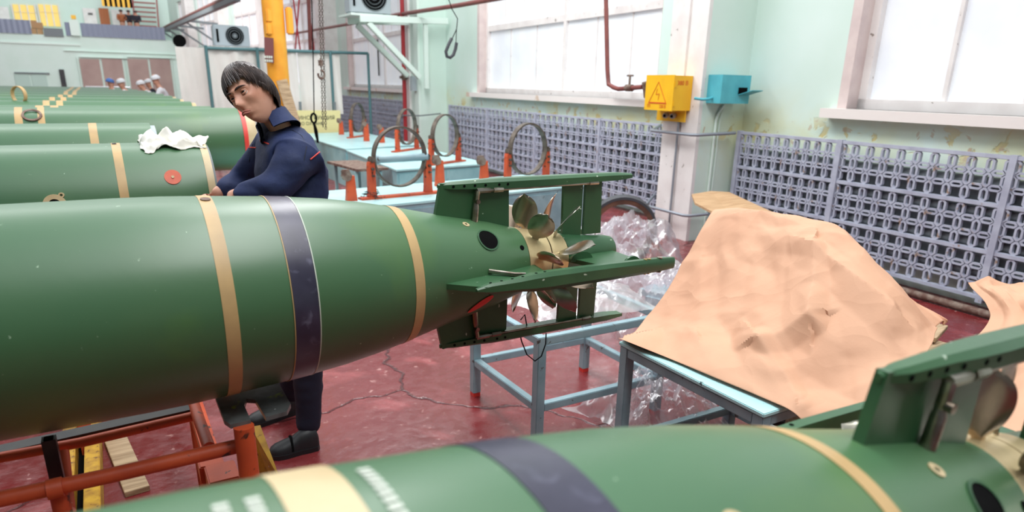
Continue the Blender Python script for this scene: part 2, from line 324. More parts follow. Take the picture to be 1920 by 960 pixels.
# ------------------------------------------------------------------ setting
mb = MB(); mb.add([(-13, -7, 0), (12, -7, 0), (12, 50, 0), (-13, 50, 0), (-13, -7, -.2), (12, -7, -.2), (12, 50, -.2), (-13, 50, -.2)], [(0, 1, 2, 3), (7, 6, 5, 4), (0, 4, 5, 1), (1, 5, 6, 2), (2, 6, 7, 3), (3, 7, 4, 0)])
f = obj('floor', mb, M['floor'], kind='structure', local=True)
NW = 5.726
openings = [(-.5, 4.5), (7.33, 12.85), (15.9, 23.1)]
ZS, ZT = 1.46, 4.3
mb = MB(); s0 = -7
mb.wbox(-7, 24, NW, NW+.45, 0, ZS); mb.wbox(-7, 24, NW, NW+.45, ZT, 7)
for a, b in openings+[(24, 24)]: mb.wbox(s0, a, NW, NW+.45, ZS, ZT); s0 = b
mb.wbox(23.1, 24, NW, NW+.45, ZS, ZT) if False else None
obj('wall_right', mb, M['wall'], kind='structure', local=True)
# far stretch of the window wall
PA = W3(24, NW, 0)[:2]; PB = V(4.35, 47)
ud = (PB-PA); LB = np.linalg.norm(ud); ud /= LB; nn2 = V(-ud[1], ud[0]); nn2 = -nn2 if nn2[0] < 0 else nn2
def F3(s, n, z): q = PA+ud*s+nn2*n; return V(q[0], q[1], z)
def fbox(mb, s0, s1, n0, n1, z0, z1): return mb.hexa([F3(s0, n0, z0), F3(s0, n1, z0), F3(s1, n1, z0), F3(s1, n0, z0), F3(s0, n0, z1), F3(s0, n1, z1), F3(s1, n1, z1), F3(s1, n0, z1)])
mb = MB(); fo = [(1.5, 5.5), (7.5, 11.5), (13.5, 17.5), (19, 21.5)]
fbox(mb, 0, LB, 0, .4, 0, ZS); fbox(mb, 0, LB, 0, .4, 5.6, 7); q0 = 0
for a, b in fo+[(LB, LB)]: fbox(mb, q0, a, 0, .4, ZS, 5.6); q0 = b
obj('wall_right', mb, M['mint'], kind='structure', local=True)
for a, b in fo:
    wdw = thing('window_4', F3((a+b)/2, 0, ZS), kind='structure')
    mb = MB(); fbox(mb, a, b, .15, .18, ZS, 5.6); obj('pane', mb, M['whitewash'], wdw)
    mb = MB()
    for k in range(5): x = a+(b-a)*k/4; fbox(mb, x-.04, x+.04, .08, .15, ZS, 5.6)
    for z in (ZS+.05, 3.0, 4.3, 5.55): fbox(mb, a, b, .08, .15, z-.05, z+.05)
    obj('window_frame', mb, M['white'], wdw)
for s in (.6, 6.5, 12.5, 18.2):
    mb = MB(); fbox(mb, s-.35, s+.35, -.45, 0, 0, 7); obj('trim_1', mb, M['white'], kind='structure')
# unseen walls behind and left, placed near and high to block low sky light
mb = MB(); mb.box((-9.6, 21, 4.5), (.2, 56, 9)); obj('wall_left', mb, M['slate'], kind='structure', local=True)
mb = MB(); mb.box((-1, -4.1, 4.5), (24, .2, 9)); obj('wall_back', mb, M['slate'], kind='structure', local=True)
# windows
def window(idx, a, b, mulls, transoms, subs, sill0, sill1):
    wd = thing('window_%d' % idx, W3((a+b)/2, NW+.2, ZS), kind='structure')
    xs = [a]+mulls+[b]; zs = [ZS]+transoms+[ZT]; npn = NW+.2
    for i in range(len(xs)-1):
        for j in range(len(zs)-1):
            k = subs[j]
            for q in range(k):
                u0 = xs[i]+(xs[i+1]-xs[i])*q/k+.012; u1 = xs[i]+(xs[i+1]-xs[i])*(q+1)/k-.012
                mb = MB(); mb.wbox(u0, u1, npn+(.004 if (q+i) % 2 else 0), npn+.02, zs[j]+.03, zs[j+1]-.03); obj('pane', mb, M['whitewash'], wd)
                if q: mb = MB(); um = xs[i]+(xs[i+1]-xs[i])*q/k; mb.wbox(um-.014, um+.014, npn-.01, npn+.03, zs[j], zs[j+1]); obj('glazing_bar', mb, M['white'], wd)
    for x in mulls: mb = MB(); mb.wbox(x-.04, x+.04, npn-.05, npn+.05, ZS, ZT); obj('mullion', mb, M['white'], wd)
    for z in transoms: mb = MB(); mb.wbox(a, b, npn-.045, npn+.05, z-.05, z+.05); obj('transom', mb, M['white'], wd)
    mb = MB(); mb.wbox(a, a+.08, npn-.06, npn+.05, ZS, ZT); mb.wbox(b-.08, b, npn-.06, npn+.05, ZS, ZT); mb.wbox(a, b, npn-.06, npn+.05, ZS, ZS+.09); mb.wbox(a, b, npn-.06, npn+.05, ZT-.08, ZT); obj('window_frame', mb, M['white'], wd)
    mb = MB(); mb.wbox(b-.001, b+.004, NW-.002, npn, ZS, ZT); mb.wbox(a-.004, a+.001, NW-.002, npn, ZS, ZT); mb.wbox(b, b+.10, NW-.004, NW+.002, ZS, ZT); obj('reveal', mb, M['pinkwhite'], wd)
    mb = MB(); mb.wbox(sill0, sill1, NW-.13, npn-.03, ZS-.085, ZS+.0); obj('window_sill', mb, M['sill'], wd)
window(1, -.5, 4.5, [.7, 1.9, 3.05], [3.3], [1, 1], -.8, 4.68)
bpy.data.objects['window_1']
window(2, 7.33, 12.85, [9.92], [2.62], [3, 4], 6.75, 13.2)
window(3, 15.9, 23.1, [19.7], [2.85], [2, 6], 15.7, 23.5)
# glazing bar in the big right sash, seen from the room
mb = MB(); mb.wbox(3.70, 3.735, NW+.17, NW+.215, ZS+.06, 3.28); obj('glazing_bar', mb, M['white'], bpy.data.objects['window_1'])
mb = MB(); sA, zA = swall(709, 74, NW+.19); sB, zB = swall(711, 142, NW+.19); mb.wbox(sA-.03, sA+.03, NW+.16, NW+.18, zB, zA); obj('sealing_strip', mb, M['black'], bpy.data.objects['window_3'])
mb = MB(); mb.tube([onn(738, 216, 4.9), onn(788, 217, 5.0), onn(826, 213, NW-.2)], .014, 8); obj('wall_rod', mb, M['slate'], smooth=50, label='thin grey rod running past the second pier above the ring stands', cat='rod')
# piers
mb = MB(); mb.wbox(5.77, 6.33, 5.13, NW, 0, 7)
pier = obj('trim_2', mb, M['wall'], kind='structure', local=True)
mb = MB(); mb.wbox(5.765, 6.02, 5.085, 5.13, 0, 7); mb.wbox(6.06, 6.335, 5.085, 5.13, 0, 7); mb.wbox(6.0, 6.08, 5.11, 5.131, 0, 7)
obj('pier_facing', mb, M['white'], pier)
mb = MB(); mb.wbox(14.6, 15.45, 5.13, NW, 0, 7); pier2 = obj('trim_3', mb, M['mint'], kind='structure', local=True)
mb = MB(); mb.wbox(14.595, 14.85, 5.085, 5.13, 0, 7); obj('pier_facing', mb, M['mint_pale'], pier2)
mb = MB(); mb.wbox(15.2, 15.46, 5.085, 5.13, 0, 7); obj('pier_facing', mb, M['white'], pier2)
# ------------------------------------------------------------------ end wall with gallery
YE = 45.
def pxbox(mb, x0, y0, x1, y1, Y, d, bot=None):
    a = ony(x0, y0, Y); b = ony(x1, y1, Y); c = ony(x0, y1, Y)
    xa, xb = (a[0]+c[0])/2, b[0]; z1 = a[2]; z0 = b[2] if bot is None else bot
    mb.box(((xa+xb)/2, Y+d/2, (z0+z1)/2), (abs(xb-xa), d, abs(z1-z0))); return mb
zf = ony(150, 68, YE)[2]
mb = MB(); mb.box((-4, YE+.2, zf/2), (17.5, .4, zf)); mb.box((-4, YE+2.2, zf-.15), (17.5, 3.6, .3)); obj('wall_end', mb, M['mint'], kind='structure', local=True)
mb = MB(); mb.box((-4, 48.2, zf+2.8), (17.5, .3, 6.5)); obj('wall_end', mb, M['mint'], kind='structure', local=True)
mb = MB(); pxbox(mb, 120, 95, 330, 102, YE-.1, .1); pxbox(mb, 0, 80, 150, 83, YE-.06, .06); obj('trim_4', mb, M['mint_pale'], kind='structure')
for i, (x0, x1) in enumerate(((152, 236), (242, 325))):
    d = thing('door_%d' % (i+1), ony((x0+x1)/2, 158, YE-.1)*V(1, 1, 0), kind='structure')
    for k in range(2):
        xa = x0+(x1-x0)*k/2; xb = x0+(x1-x0)*(k+1)/2-.4
        mb = MB(); pxbox(mb, xa, 110, xb, 160, YE-.08, .08, .02); obj('door_leaf', mb, M['endred'], d)
    mb = MB(); pxbox(mb, x0-4, 106, x1+4, 110, YE-.14, .14); pxbox(mb, x0-4, 106, x0, 160, YE-.14, .14, 0); pxbox(mb, x1, 106, x1+4, 160, YE-.14, .14, 0); obj('door_frame', mb, M['mint_pale'], d)
d = thing('door_3', ony(60, 160, YE-.1)*V(1, 1, 0), kind='structure')
for xa, xb in ((29, 59.5), (60.5, 91)): mb = MB(); pxbox(mb, xa, 139, xb, 165, YE-.05, .05, .02); obj('door_leaf', mb, M['dark_green'], d)
mb = MB(); pxbox(mb, 27, 135, 93, 139, YE-.1, .1); obj('door_frame', mb, M['slate'], d)
mb = MB(); pxbox(mb, 113, 130, 125, 160, YE-.12, .12, .6); obj('dark_panel', mb, M['darkmetal'], label='narrow dark panel standing against the mint end wall', cat='panel')
# gallery railing in bays
for i, (x0, x1) in enumerate(((-60, 56), (120, 133), (149, 306))):
    mb = MB(); a = ony(x0, 41, YE-.05)[0]; b = ony(x1, 41, YE-.05)[0]; z1 = ony(100, 40.5, YE)[2]; n = max(3, int((b-a)/.12)); P = []
    for k in range(n+1): P.append((a+(b-a)*k/n, YE-.05-(.04 if k % 2 else 0)))
    for k in range(n):
        p, q = P[k], P[k+1]; mb.hexa([(p[0], p[1], zf), (q[0], q[1], zf), (q[0], q[1]+.03, zf), (p[0], p[1]+.03, zf), (p[0], p[1], z1), (q[0], q[1], z1), (q[0], q[1]+.03, z1), (p[0], p[1]+.03, z1)])
    obj('gallery_railing', mb, M['corr'], label=['grey corrugated railing at the far left of the gallery', 'short grey corrugated railing beside the mint gallery post', 'long grey corrugated railing below the visitors on the gallery'][i], cat='railing', group='gallery railings')
mb = MB(); pxbox(mb, 82, 52, 120, 69, YE-.08, .05); obj('infill_panel', mb, M['slate'], label='plain grey green panel filling the gap in the gallery railing', cat='panel')
mb = MB(); pxbox(mb, 131, 37, 151, 67, YE-.2, .4); obj('gallery_post', mb, M['mint_pale'], label='square pale mint post standing in the gallery railing', cat='post')
mb = MB(); pxbox(mb, 133, 28, 143, 36, YE-.2, .2); a = obj('lamp_box', mb, M['yellow'], label='small yellow box on top of the gallery post', cat='box')
for i, (x0, y0, x1, y1) in enumerate(((58, 38, 70, 53), (69, 42, 81, 54), (59, 53, 70, 68), (70, 54, 82, 68))):
    mb = MB(); pxbox(mb, x0, y0, x1, y1, 45.3, .5); obj('cardboard_box', mb, M['cardboard'], label=['upper left cardboard box in the gap of the gallery railing', 'upper right cardboard box in the gap of the gallery railing', 'lower left cardboard box in the gap of the gallery railing', 'lower right cardboard box in the gap of the gallery railing'][i], cat='box', group='cardboard boxes on the gallery')
for i, (x0, x1) in enumerate(((27, 70), (75, 114))):
    d = thing('window_5', ony((x0+x1)/2, 50, 48)*1, kind='structure')
    mb = MB(); pxbox(mb, x0, 8, x1, 50, 48-.04, .04); obj('pane', mb, M['lit'], d)
    mb = MB()
    for k in range(4): x = x0+(x1-x0)*k/3; pxbox(mb, x-.7, 8, x+.7, 50, 48-.1, .06)
    pxbox(mb, x0, 22, x1, 24, 48-.1, .06); obj('window_frame', mb, M['white'], d)
for i, (x0, x1, y0, m_, nm) in enumerate(((-4, 22, 12, 'white', 0), (157, 184, 15, 'white', 1), (187, 208, 15, 'doorbrown', 2), (210, 248, 18, 'white', 3))):
    d = thing('door_%d' % (4+i), ony((x0+x1)/2, 50, 48)*1, kind='structure'); mb = MB(); pxbox(mb, x0, y0, x1, 50, 48-.07, .07, zf+.01); obj('door_leaf', mb, M[m_], d)
    if i == 1: mb = MB(); pxbox(mb, 165, 24, 174, 28, 48-.1, .03); obj('door_sign', mb, M['darkmetal'], d)
# hazard board hung under the roof
a = ony(190, 0, 44); b = ony(249, 15, 44); hz = thing('hazard_board', ((a[0]+b[0])/2, 44, b[2]), 'black and yellow striped hazard board hanging above the gallery', 'sign')
x0, x1 = a[0], b[0]; n = 12
for k in range(n):
    mb = MB(); u0 = x0+(x1-x0)*k/n; u1 = x0+(x1-x0)*(k+1)/n; mb.box(((u0+u1)/2, 44, b[2]+.6), (u1-u0, .1, 1.2)); obj('stripe', mb, M['black'] if k % 2 else M['yellow'], hz)
# red stair
a = ony(250, 40, 46.0); st = thing('metal_stair', (a[0], 46.0, zf), 'red metal stair rising at the right end of the gallery', 'stair')
b = ony(285, 0, 46.5)
for k in range(9):
    t = k/8; mb = MB(); mb.box((a[0]+.55+(.2*t), 46.1+.1*k, zf+.25+.25*k), (1.1, .28, .06)); obj('step', mb, M['redstair'], st)
for q in (0, 1): mb = MB(); mb.beam((a[0]+q*1.2, 46.0, zf), (a[0]+.2+q*1.2, 46.95, zf+2.5), .06, .16); obj('stringer', mb, M['redstair'], st)
# ------------------------------------------------------------------ radiator grilles
CW, RH = .14, .112
def ring_oct(mb, cx, cz, hw, hh, ch, t, d):
    def oc(hw, hh, ch): return [(-hw+ch, -hh), (hw-ch, -hh), (hw, -hh+ch), (hw, hh-ch), (hw-ch, hh), (-hw+ch, hh), (-hw, hh-ch), (-hw, -hh+ch)]
    o = oc(hw+t/2, hh+t/2, ch+t*.3); i = oc(hw-t/2, hh-t/2, max(ch-t*.3, .002)); vs = []
    for y in (-d/2, d/2):
        for p in o: vs.append((cx+p[0], y, cz+p[1]))
        for p in i: vs.append((cx+p[0], y, cz+p[1]))
    fs = []
    for k in range(8):
        k2 = (k+1) % 8
        fs += [(k, k2, 8+k2, 8+k), (16+k, 24+k, 24+k2, 16+k2), (8+k, 8+k2, 24+k2, 24+k), (k, 16+k, 16+k2, k2)]
    mb.add(vs, fs)
NC = 10
def lattice():
    mb = MB(); H = RH*3; L_ = NC*CW
    for c in range(NC+1):
        for r in range(3):
            x = -L_/2+c*CW; z = -H/2+(r+.5)*RH
            if 0 <= c <= NC: ring_oct(mb, x if 0 < c < NC else (x+.016 if c == 0 else x-.016), z, .0225, .046, .017, .0165, .03)
            if c < NC and r < 3: 
                if r < 2: ring_oct(mb, x+CW/2, -H/2+(r+1)*RH, .043, .0165, .015, .0155, .03)
    for r in range(3):   # top and bottom bars of the square holes
        for c in range(NC): pass
    mb.box((0, 0, H/2), (L_+.05, .035, .014)); mb.box((0, 0, -H/2), (L_+.05, .035, .014))
    return mb
lat = mk_mesh('grille_panel', lattice(), M['grille'])
def grille(name, s_list, n, z0, label, broken=False):
    g = thing(name, W3(sum(s_list)/len(s_list), n, z0), label, 'radiator grille')
    ang = pi/2-WY
    hgt = .355
    for i in range(len(s_list)-1):
        a, b = s_list[i], s_list[i+1]
        for r in range(3):
            o = bpy.data.objects.new('grille_panel', lat); COL.objects.link(o); o.parent = g
            P = W3((a+b)/2, n, z0+.02+hgt*(r+.5))-np.array(ORG[g.name]); o.location = P; o.rotation_euler = (0, 0, ang); o.scale = ((b-a-.03)/(NC*CW+.05), 1, 1)
    for s in s_list: mb = MB(); mb.wbox(s-.025, s+.025, n-.03, n+.02, z0-.02, z0+.02+3*hgt+.02); obj('upright', mb, M['grille'], g)
    for r in range(4): mb = MB(); z = z0+.02+hgt*r; mb.wbox(min(s_list), max(s_list), n-.022, n+.018, z-.014, z+.014); obj('rail', mb, M['grille'], g)
    mb = MB(); mb.wbox(min(s_list), max(s_list), n+.055, n+.075, z0+.25, z0+.85)
    for zz in (.2, .42, .66, .88): mb.tube([W3(min(s_list)+.05, n+.07, z0+zz), W3(max(s_list)-.05, n+.07, z0+zz)], .045, 10)
    obj('heating_pipes', mb, M['slate'], g, 50, label='dull grey heating pipes behind the lattice')
grille('radiator_grille', [5.62, 4.36, 2.88, 1.45, 0, -1.4], NW-.16, .09, 'grey lattice radiator grille along the wall right of the white pier')
grille('radiator_grille', [6.42, 8.3, 10.2, 12.1, 14.0], NW-.16, .09, 'grey lattice radiator grille under the window behind the ring stands')
grille('radiator_grille', [15.6, 17.6, 19.6, 21.6, 23.9], NW-.16, .09, 'farthest grey lattice radiator grille, beside the sheet partition')
# skirting pipe along the floor
mb = MB(); mb.tube([W3(-2, NW-.28, .035), W3(3.4, NW-.3, .035), W3(5.5, NW-.26, .035)], .03); obj('floor_pipe', mb, M['rust'], smooth=40, label='dark pipe lying on the floor below the right radiator grille', cat='pipe')
# heating pipes wrapped round the pier
for z, lb in ((1.15, 'upper'), (.3, 'lower')):
    mb = MB(); mb.tube([W3(6.9, NW-.22, z+.03), W3(6.42, 5.0, z), W3(6.36, 4.99, z), W3(5.74, 4.99, z), W3(5.69, 5.03, z), W3(5.64, NW-.22, z+.02)], .017)
    obj('heating_pipe', mb, M['greymet'], smooth=50, label='%s grey heating pipe bent around the white pier' % lb, cat='pipe')
# conduits on the pier
mb = MB(); mb.tube([W3(6.04, 5.06, 0), W3(6.04, 5.06, 1.42)], .012); obj('conduit', mb, M['greymet'], smooth=50, label='thin vertical conduit running down the white pier below the yellow box', cat='conduit')
mb = MB(); mb.tube([W3(5.75, 5.32, 0), W3(5.75, 5.32, 1.3), W3(5.75, 5.34, 1.36), W3(5.74, 5.4, 1.45)], .014); mb.tube([W3(5.75, 5.37, 0), W3(5.75, 5.37, 1.3), W3(5.75, 5.42, 1.45)], .009); obj('conduit', mb, M['mint_pale'], smooth=50, label='pale mint conduit running down the pier side below the turquoise box', cat='conduit')
# ------------------------------------------------------------------ yellow and turquoise boxes
def text(s, size, mat_, parent, P, ex, ey, name='lettering', ext=.001, label=None):
    cu = bpy.data.curves.new(name, 'FONT'); cu.body = s; cu.size = size; cu.extrude = ext; cu.align_x = 'CENTER'; cu.align_y = 'CENTER'
    tmp = bpy.data.objects.new('tmp', cu); COL.objects.link(tmp); dg = bpy.context.evaluated_depsgraph_get(); me = bpy.data.meshes.new_from_object(tmp.evaluated_get(dg)); bpy.data.objects.remove(tmp)
    me.materials.clear(); me.materials.append(mat_); ex = np.array(ex)/np.linalg.norm(ex); ey = np.array(ey)/np.linalg.norm(ey); ez = np.cross(ex, ey)
    o = bpy.data.objects.new(name, me); COL.objects.link(o); o.parent = parent; P = np.array(P)-np.array(ORG[parent.name])
    o.matrix_local = Matrix(((ex[0], ey[0], ez[0], P[0]), (ex[1], ey[1], ez[1], P[1]), (ex[2], ey[2], ez[2], P[2]), (0, 0, 0, 1)))
    if label: o['label'] = label
    return o
YB = thing('electrical_box', W3(6.14, 4.96, 1.38), 'yellow electrical box with a red high voltage triangle, on the white pier', 'electrical box')
a0, a1 = 5.90, 6.36; n0, n1 = 4.83, 5.08; z0, z1 = 1.385, 1.735
mb = MB(); mb.wbox(a0, a1, n0+.012, n1, z0, z1); obj('housing', mb, M['yellow'], YB)
mb = MB(); mb.wbox(a0-.006, a1+.006, n0, n0+.012, z0-.005, z1+.005); obj('lid', mb, M['yellow'], YB)
mb = MB(); mb.wbox(a0+.02, a1+.04, n1-.04, n1-.03, z0-.12, z0); obj('back_plate', mb, M['yellow'], YB)
for s_ in (6.08, 6.2): mb = MB(); gd = -nd*.75-sd*.45+V(0, 0, -.1); g0 = W3(s_, n1-.06, z0-.055); mb.tube([g0, g0+gd*.05], .030, 14); mb.tube([g0+gd*.05, g0+gd*.08], .024, 14); obj('cable_gland', mb, M['grey'], YB, 40); mb = MB(); mb.tube([g0+gd*.08, g0+gd*.085], .016, 12); obj('gland_hole', mb, M['black'], YB)
mb = MB(); nf = n0-.002
tri = [(6.29, 1.46), (6.0, 1.46), (6.145, 1.67)]
def wln(mb, p, q, n, t=.006): mb.beam(W3(p[0], n, p[1]), W3(q[0], n, q[1]), t, .003, up=nd)
for i in range(3): wln(mb, tri[i], tri[(i+1) % 3], nf)
wln(mb, (6.30, 1.452), (5.99, 1.452), nf, .007)
for p, q in (((6.16, 1.60), (6.175, 1.54)), ((6.175, 1.54), (6.12, 1.55)), ((6.12, 1.55), (6.135, 1.485))): wln(mb, p, q, nf, .005)
obj('warning_triangle', mb, M['redprint'], YB)
text('ТП', .045, M['redprint'], YB, W3(6.29, nf, 1.42), -sd, (0, 0, 1)); text('220 В', .045, M['redprint'], YB, W3(6.05, nf, 1.42), -sd, (0, 0, 1))
text('380 В', .06, M['redprint'], YB, W3(5.898, 4.95, 1.66), nd, (0, 0, 1))
mb = MB(); mb.wbox(a0-.012, a0, n0+.01, n0+.03, 1.62, 1.68); mb.wbox(a0-.012, a0, n0+.01, n0+.03, 1.43, 1.49); obj('hinge', mb, M['yellow'], YB)
TB = thing('junction_box', W3(5.72, 5.35, 1.5), 'turquoise metal box with an open flap, on the side of the white pier', 'box')
mb = MB(); mb.wbox(5.56, 5.77, 5.17, 5.56, 1.47, 1.75); obj('housing', mb, M['turq'], TB)
mb = MB(); mb.wbox(5.555, 5.56, 5.40, 5.52, 1.56, 1.63); obj('opening', mb, M['black'], TB)
mb = MB(); mb.hexa([W3(5.555, 5.40, 1.555), W3(5.555, 5.55, 1.555), W3(5.40, 5.58, 1.60), W3(5.40, 5.43, 1.60), W3(5.555, 5.40, 1.562), W3(5.555, 5.55, 1.562), W3(5.40, 5.58, 1.607), W3(5.40, 5.43, 1.607)]); obj('flap', mb, M['turq'], TB)
mb = MB(); mb.tube([W3(5.76, 5.0, 1.515), W3(5.70, 5.06, 1.505), W3(5.68, 5.12, 1.51), W3(5.68, 5.2, 1.53)], .014); obj('cable_sleeve', mb, M['turq'], TB, 50)
# ------------------------------------------------------------------ wall pipework
mb = MB(); a = onn(1135, -60, 5.5); b = onn(1139, 130, 5.5); c = onn(1141, 158, 5.5); d = onn(1160, 167, 5.5); e = onn(1205, 163, 5.45)
mb.tube([a, b, (b+c)/2, c, (c*.5+d*.5)+V(0, 0, -.01), d, e], [.03]*7)
P3 = thing('gas_pipe', e, 'brown pipe coming down across the window to a small valve', 'pipe'); obj('pipe', mb, M['brownpipe'], P3, 50)
mb = MB(); q = onn(1180, 165, 5.47); mb.tube([q-sd*.06, q+sd*.06], .045, 10); mb.tube([q, q+V(0, 0, .15)], .014); mb.tube([q+sd*.06+V(0, 0, .15), q-sd*.06+V(0, 0, .15)], .012); obj('valve', mb, M['rust'], P3, 50)
mb = MB(); q = onn(1210, 163, 5.45); mb.tube([q-sd*.05, q+nd*.1-sd*.1, q+nd*.28-sd*.12], [.07, .08, .06], 10); mb.tube([q-V(0, 0, .12)+nd*.05, q+V(0, 0, .06)], .05, 8); obj('wall_joint', mb, M['rust'], P3, 50)
mb = MB(); mb.tube([onn(960, -8, 5.0), onn(860, 10, 5.0), onn(742, 28, 5.0), onn(690, 39, 5.0), onn(545, 64, 5.0), onn(470, 80, 5.0)], .04); obj('wall_pipe', mb, M['brownpipe'], smooth=50, label='long brown pipe running high along the window wall behind the wall bracket', cat='pipe')
mb = MB(); a = onn(757, 120, 5.0); mb.tube([V(a[0], a[1], 0), V(a[0], a[1], 3.6)], .045); RP = obj('riser_pipe', mb, M['redpipe'], smooth=50, label='red vertical pipe beside the second pier', cat='pipe')
mb = MB(); q = V(a[0], a[1], onn(757, 145, 5.0)[2]); mb.tube([q-V(.1, 0, 0), q+V(.1, 0, 0)], .03, 8); mb.tube([q-V(.0, 0, .06), q+V(0, 0, .1)], .06, 8); obj('valve', mb, M['rust'], RP, 50)
mb = MB(); mb.wbox(14.7, 14.85, 4.98, 5.08, 1.45, 1.75); obj('switch_box', mb, M['grey'], label='small grey switch box on the second pier below the bracket', cat='box')
# bracket with air conditioner
BR = thing('wall_bracket', (6.0, 14.0, 1.7), 'pale green triangular steel bracket on the second pier', 'bracket')
mb = MB(); mb.beam((6.55, 13.95, 2.84), (4.68, 14.0, 2.78), .08, .12); obj('arm', mb, M['mint_pale'], BR)
mb = MB(); mb.beam((6.0, 14.75, 2.84), (4.68, 14.75, 2.78), .08, .12); obj('arm', mb, M['mint_pale'], BR)
for y_ in (14.02, 14.7): mb = MB(); mb.beam((4.85, y_, 2.72), (5.95, y_+.05, 1.72 if y_ < 14.5 else 1.75), .1, .1); obj('strut', mb, M['mint_pale'], BR)
mb = MB(); mb.box((4.98, 14.38, 2.86), (.95, .8, .04)); obj('shelf', mb, M['mint_pale'], BR)
mb = MB(); mb.beam((6.06, 13.98, 1.5), (6.06, 13.98, 2.86), .07, .09); obj('post_plate', mb, M['mint_pale'], BR)
def aircon(c, w_, h_, d_, label):
    t = thing('air_conditioner', c, label, 'air conditioner'); x, y, z = c
    mb = MB(); mb.box((x, y, z+h_/2), (w_, d_, h_), bev=.02); obj('housing', mb, M['grey'], t, 40)
    mb = MB(); mb.rev([(0, .001), (0, h_*.42)], 28, (x+w_*.08, y-d_/2-.012, z+h_*.52), (0, 1, 0)); obj('fan_opening', mb, M['black'], t)
    mb = MB()
    for r_ in (.12, .24, .34, .42): mb.rev([(0, h_*r_-.006), (0, h_*r_+.006), (-.01, h_*r_)], 28, (x+w_*.08, y-d_/2-.02, z+h_*.52), (0, 1, 0), closed=True)
    mb.rev([(0, .0), (0, h_*.09)], 12, (x+w_*.08, y-d_/2-.03, z+h_*.52), (0, 1, 0)); obj('fan_guard', mb, M['slate'], t, 40)
    mb = MB(); mb.box((x-w_*.4, y-d_/2-.01, z+h_*.5), (.04, .02, h_*.6)); obj('side_slot', mb, M['black'], t)
    mb = MB(); mb.box((x-w_*.33, y, z-.02), (.06, d_*1.1, .05)); mb.box((x+w_*.33, y, z-.02), (.06, d_*1.1, .05)); obj('feet', mb, M['slate'], t)
    return t
aircon((4.98, 14.35, 2.90), .85, .62, .35, 'grey air conditioner unit on the pale green wall bracket')
# red and green pipes far back
for i, (x0, y0, x1, y1, mt) in enumerate(((578, 0, 583, 92, 'brownpipe'), (548, 0, 566, 92, 'redpipe'), (562, 0, 552, 90, 'redpipe'), (575, 0, 592, 92, 'redpipe'))):
    mb = MB(); mb.tube([ony(x0, y0-15, 19), ony(x1, y1+25, 19)], .05 if i == 0 else .02); obj('service_pipe', mb, M[mt], smooth=50, label=['thick brown vertical pipe behind the sheet partition', 'thin red slanting pipe nearest the orange column', 'thin red pipe crossing the slanting red pipe', 'thin red pipe leaning against the thick brown pipe'][i], cat='pipe', group='pipes behind the partition')
# crane rail
mb = MB(); a = onx(301, 60, 4.0); b = onx(445, -3, 4.0); mb.beam(a, b, .18, .16); CRn = thing('crane_rail', a, 'grey green crane rail with red cable pipe running along the far wall', 'crane rail'); obj('rail_beam', mb, M['slate'], CRn)
mb = MB(); mb.tube([a+V(.1, 0, .2), b+V(.1, 0, .2)], .07); obj('cable_pipe', mb, M['brownpipe'], CRn, 50)
for t in (.08, .2, .34, .52): q = a+(b-a)*t; mb = MB(); mb.beam(q, q+V(1.6, 0, -.1), .08, .1); mb.beam(q+V(0, 0, -.1), q+V(1.5, 0, -1.1), .06, .08); obj('rail_bracket', mb, M['slate'], CRn)
# ------------------------------------------------------------------ partition, column, chain
YC = 15.
CT = thing('sheet_partition', ony(500, 200, YC)*V(1, 1, 0), 'grey white sheet partition on a teal frame behind the orange column', 'partition')
ztop = ony(520, 96, YC)[2]
def sheet_panel(xa, xb, z0, z1, Y, amp=.03):
    mb = MB(); n = 40; m_ = 14; G = []
    for j in range(m_+1):
        z = z0+(z1-z0)*j/m_; row = []
        for i in range(n+1):
            x = xa+(xb-xa)*i/n; row.append((x, Y+amp*sin(x*9+sin(x*3)*2)*(1.2-j/m_*.7)+.02*sin(x*23+z*2), z))
        G.append(row)
    mb.grid(G); return mb
xs_ = [ony(px, 150, YC)[0] for px in (335, 392, 486, 560, 640)]
for i in range(4):
    zt = ztop if i else ony(350, 88, YC)[2]
    obj('sheet', sheet_panel(xs_[i]+.01, xs_[i+1]-.01, .3 if i < 3 else .95, zt, YC+(.0 if i else .06)), M['sheet'], CT, 60)
for i, px in enumerate((392, 486, 621)):
    x = ony(px, 150, YC)[0]; mb = MB(); mb.tube([(x, YC-.06, 0.0), (x, YC-.06, ztop+.05)], .03, 8); obj('frame_pole', mb, M['teal'], CT, 50)
mb = MB(); xe = ony(688, 95, YC)[0]; mb.tube([(xs_[1], YC-.05, ztop), (xe, YC-.05, ztop+.03)], .03, 8); mb.tube([(xe, YC-.05, ztop+.03), (xe, YC-.05, 0)], .03, 8); obj('frame_rail', mb, M['teal'], CT, 50)
mb = MB(); mb.box(((xs_[1]+xs_[3])/2, YC+1.75, ztop+.03), (xs_[3]-xs_[1], 3.5, .05)); obj('roof_foil', mb, M['foil'], CT)
for (x_, y_) in ((xs_[1]+.05, YC+3.4), (xs_[3]-.05, YC+3.4)): mb = MB(); mb.tube([(x_, y_, 0), (x_, y_, ztop)], .03, 8); obj('frame_pole', mb, M['teal'], CT, 50)
q = ony(434, 82, 16.3); aircon((q[0], 16.3, ztop+.09), .70, .42, .30, 'grey air conditioner unit on the foil covered partition roof')
q = ony(340, 88, YC+.3); mb = MB(); mb.rev([(-.1, .0), (-.1, .11), (.1, .11), (.1, 0)], 20, (q[0], YC+.5, ztop+.13), (0, 1, 0)); obj('round_blower', mb, M['black'], smooth=40, label='small black round blower behind the left end of the partition', cat='blower')
cx = ony(522.5, 150, 12)[0]
OC = thing('steel_column', (cx, 12, 0), 'orange yellow steel column behind the man', 'column')
mb = MB(); mb.tube([(cx, 12, 0), (cx, 12, 6.9)], .165, 32); obj('shaft', mb, M['orangecol'], OC, 50)
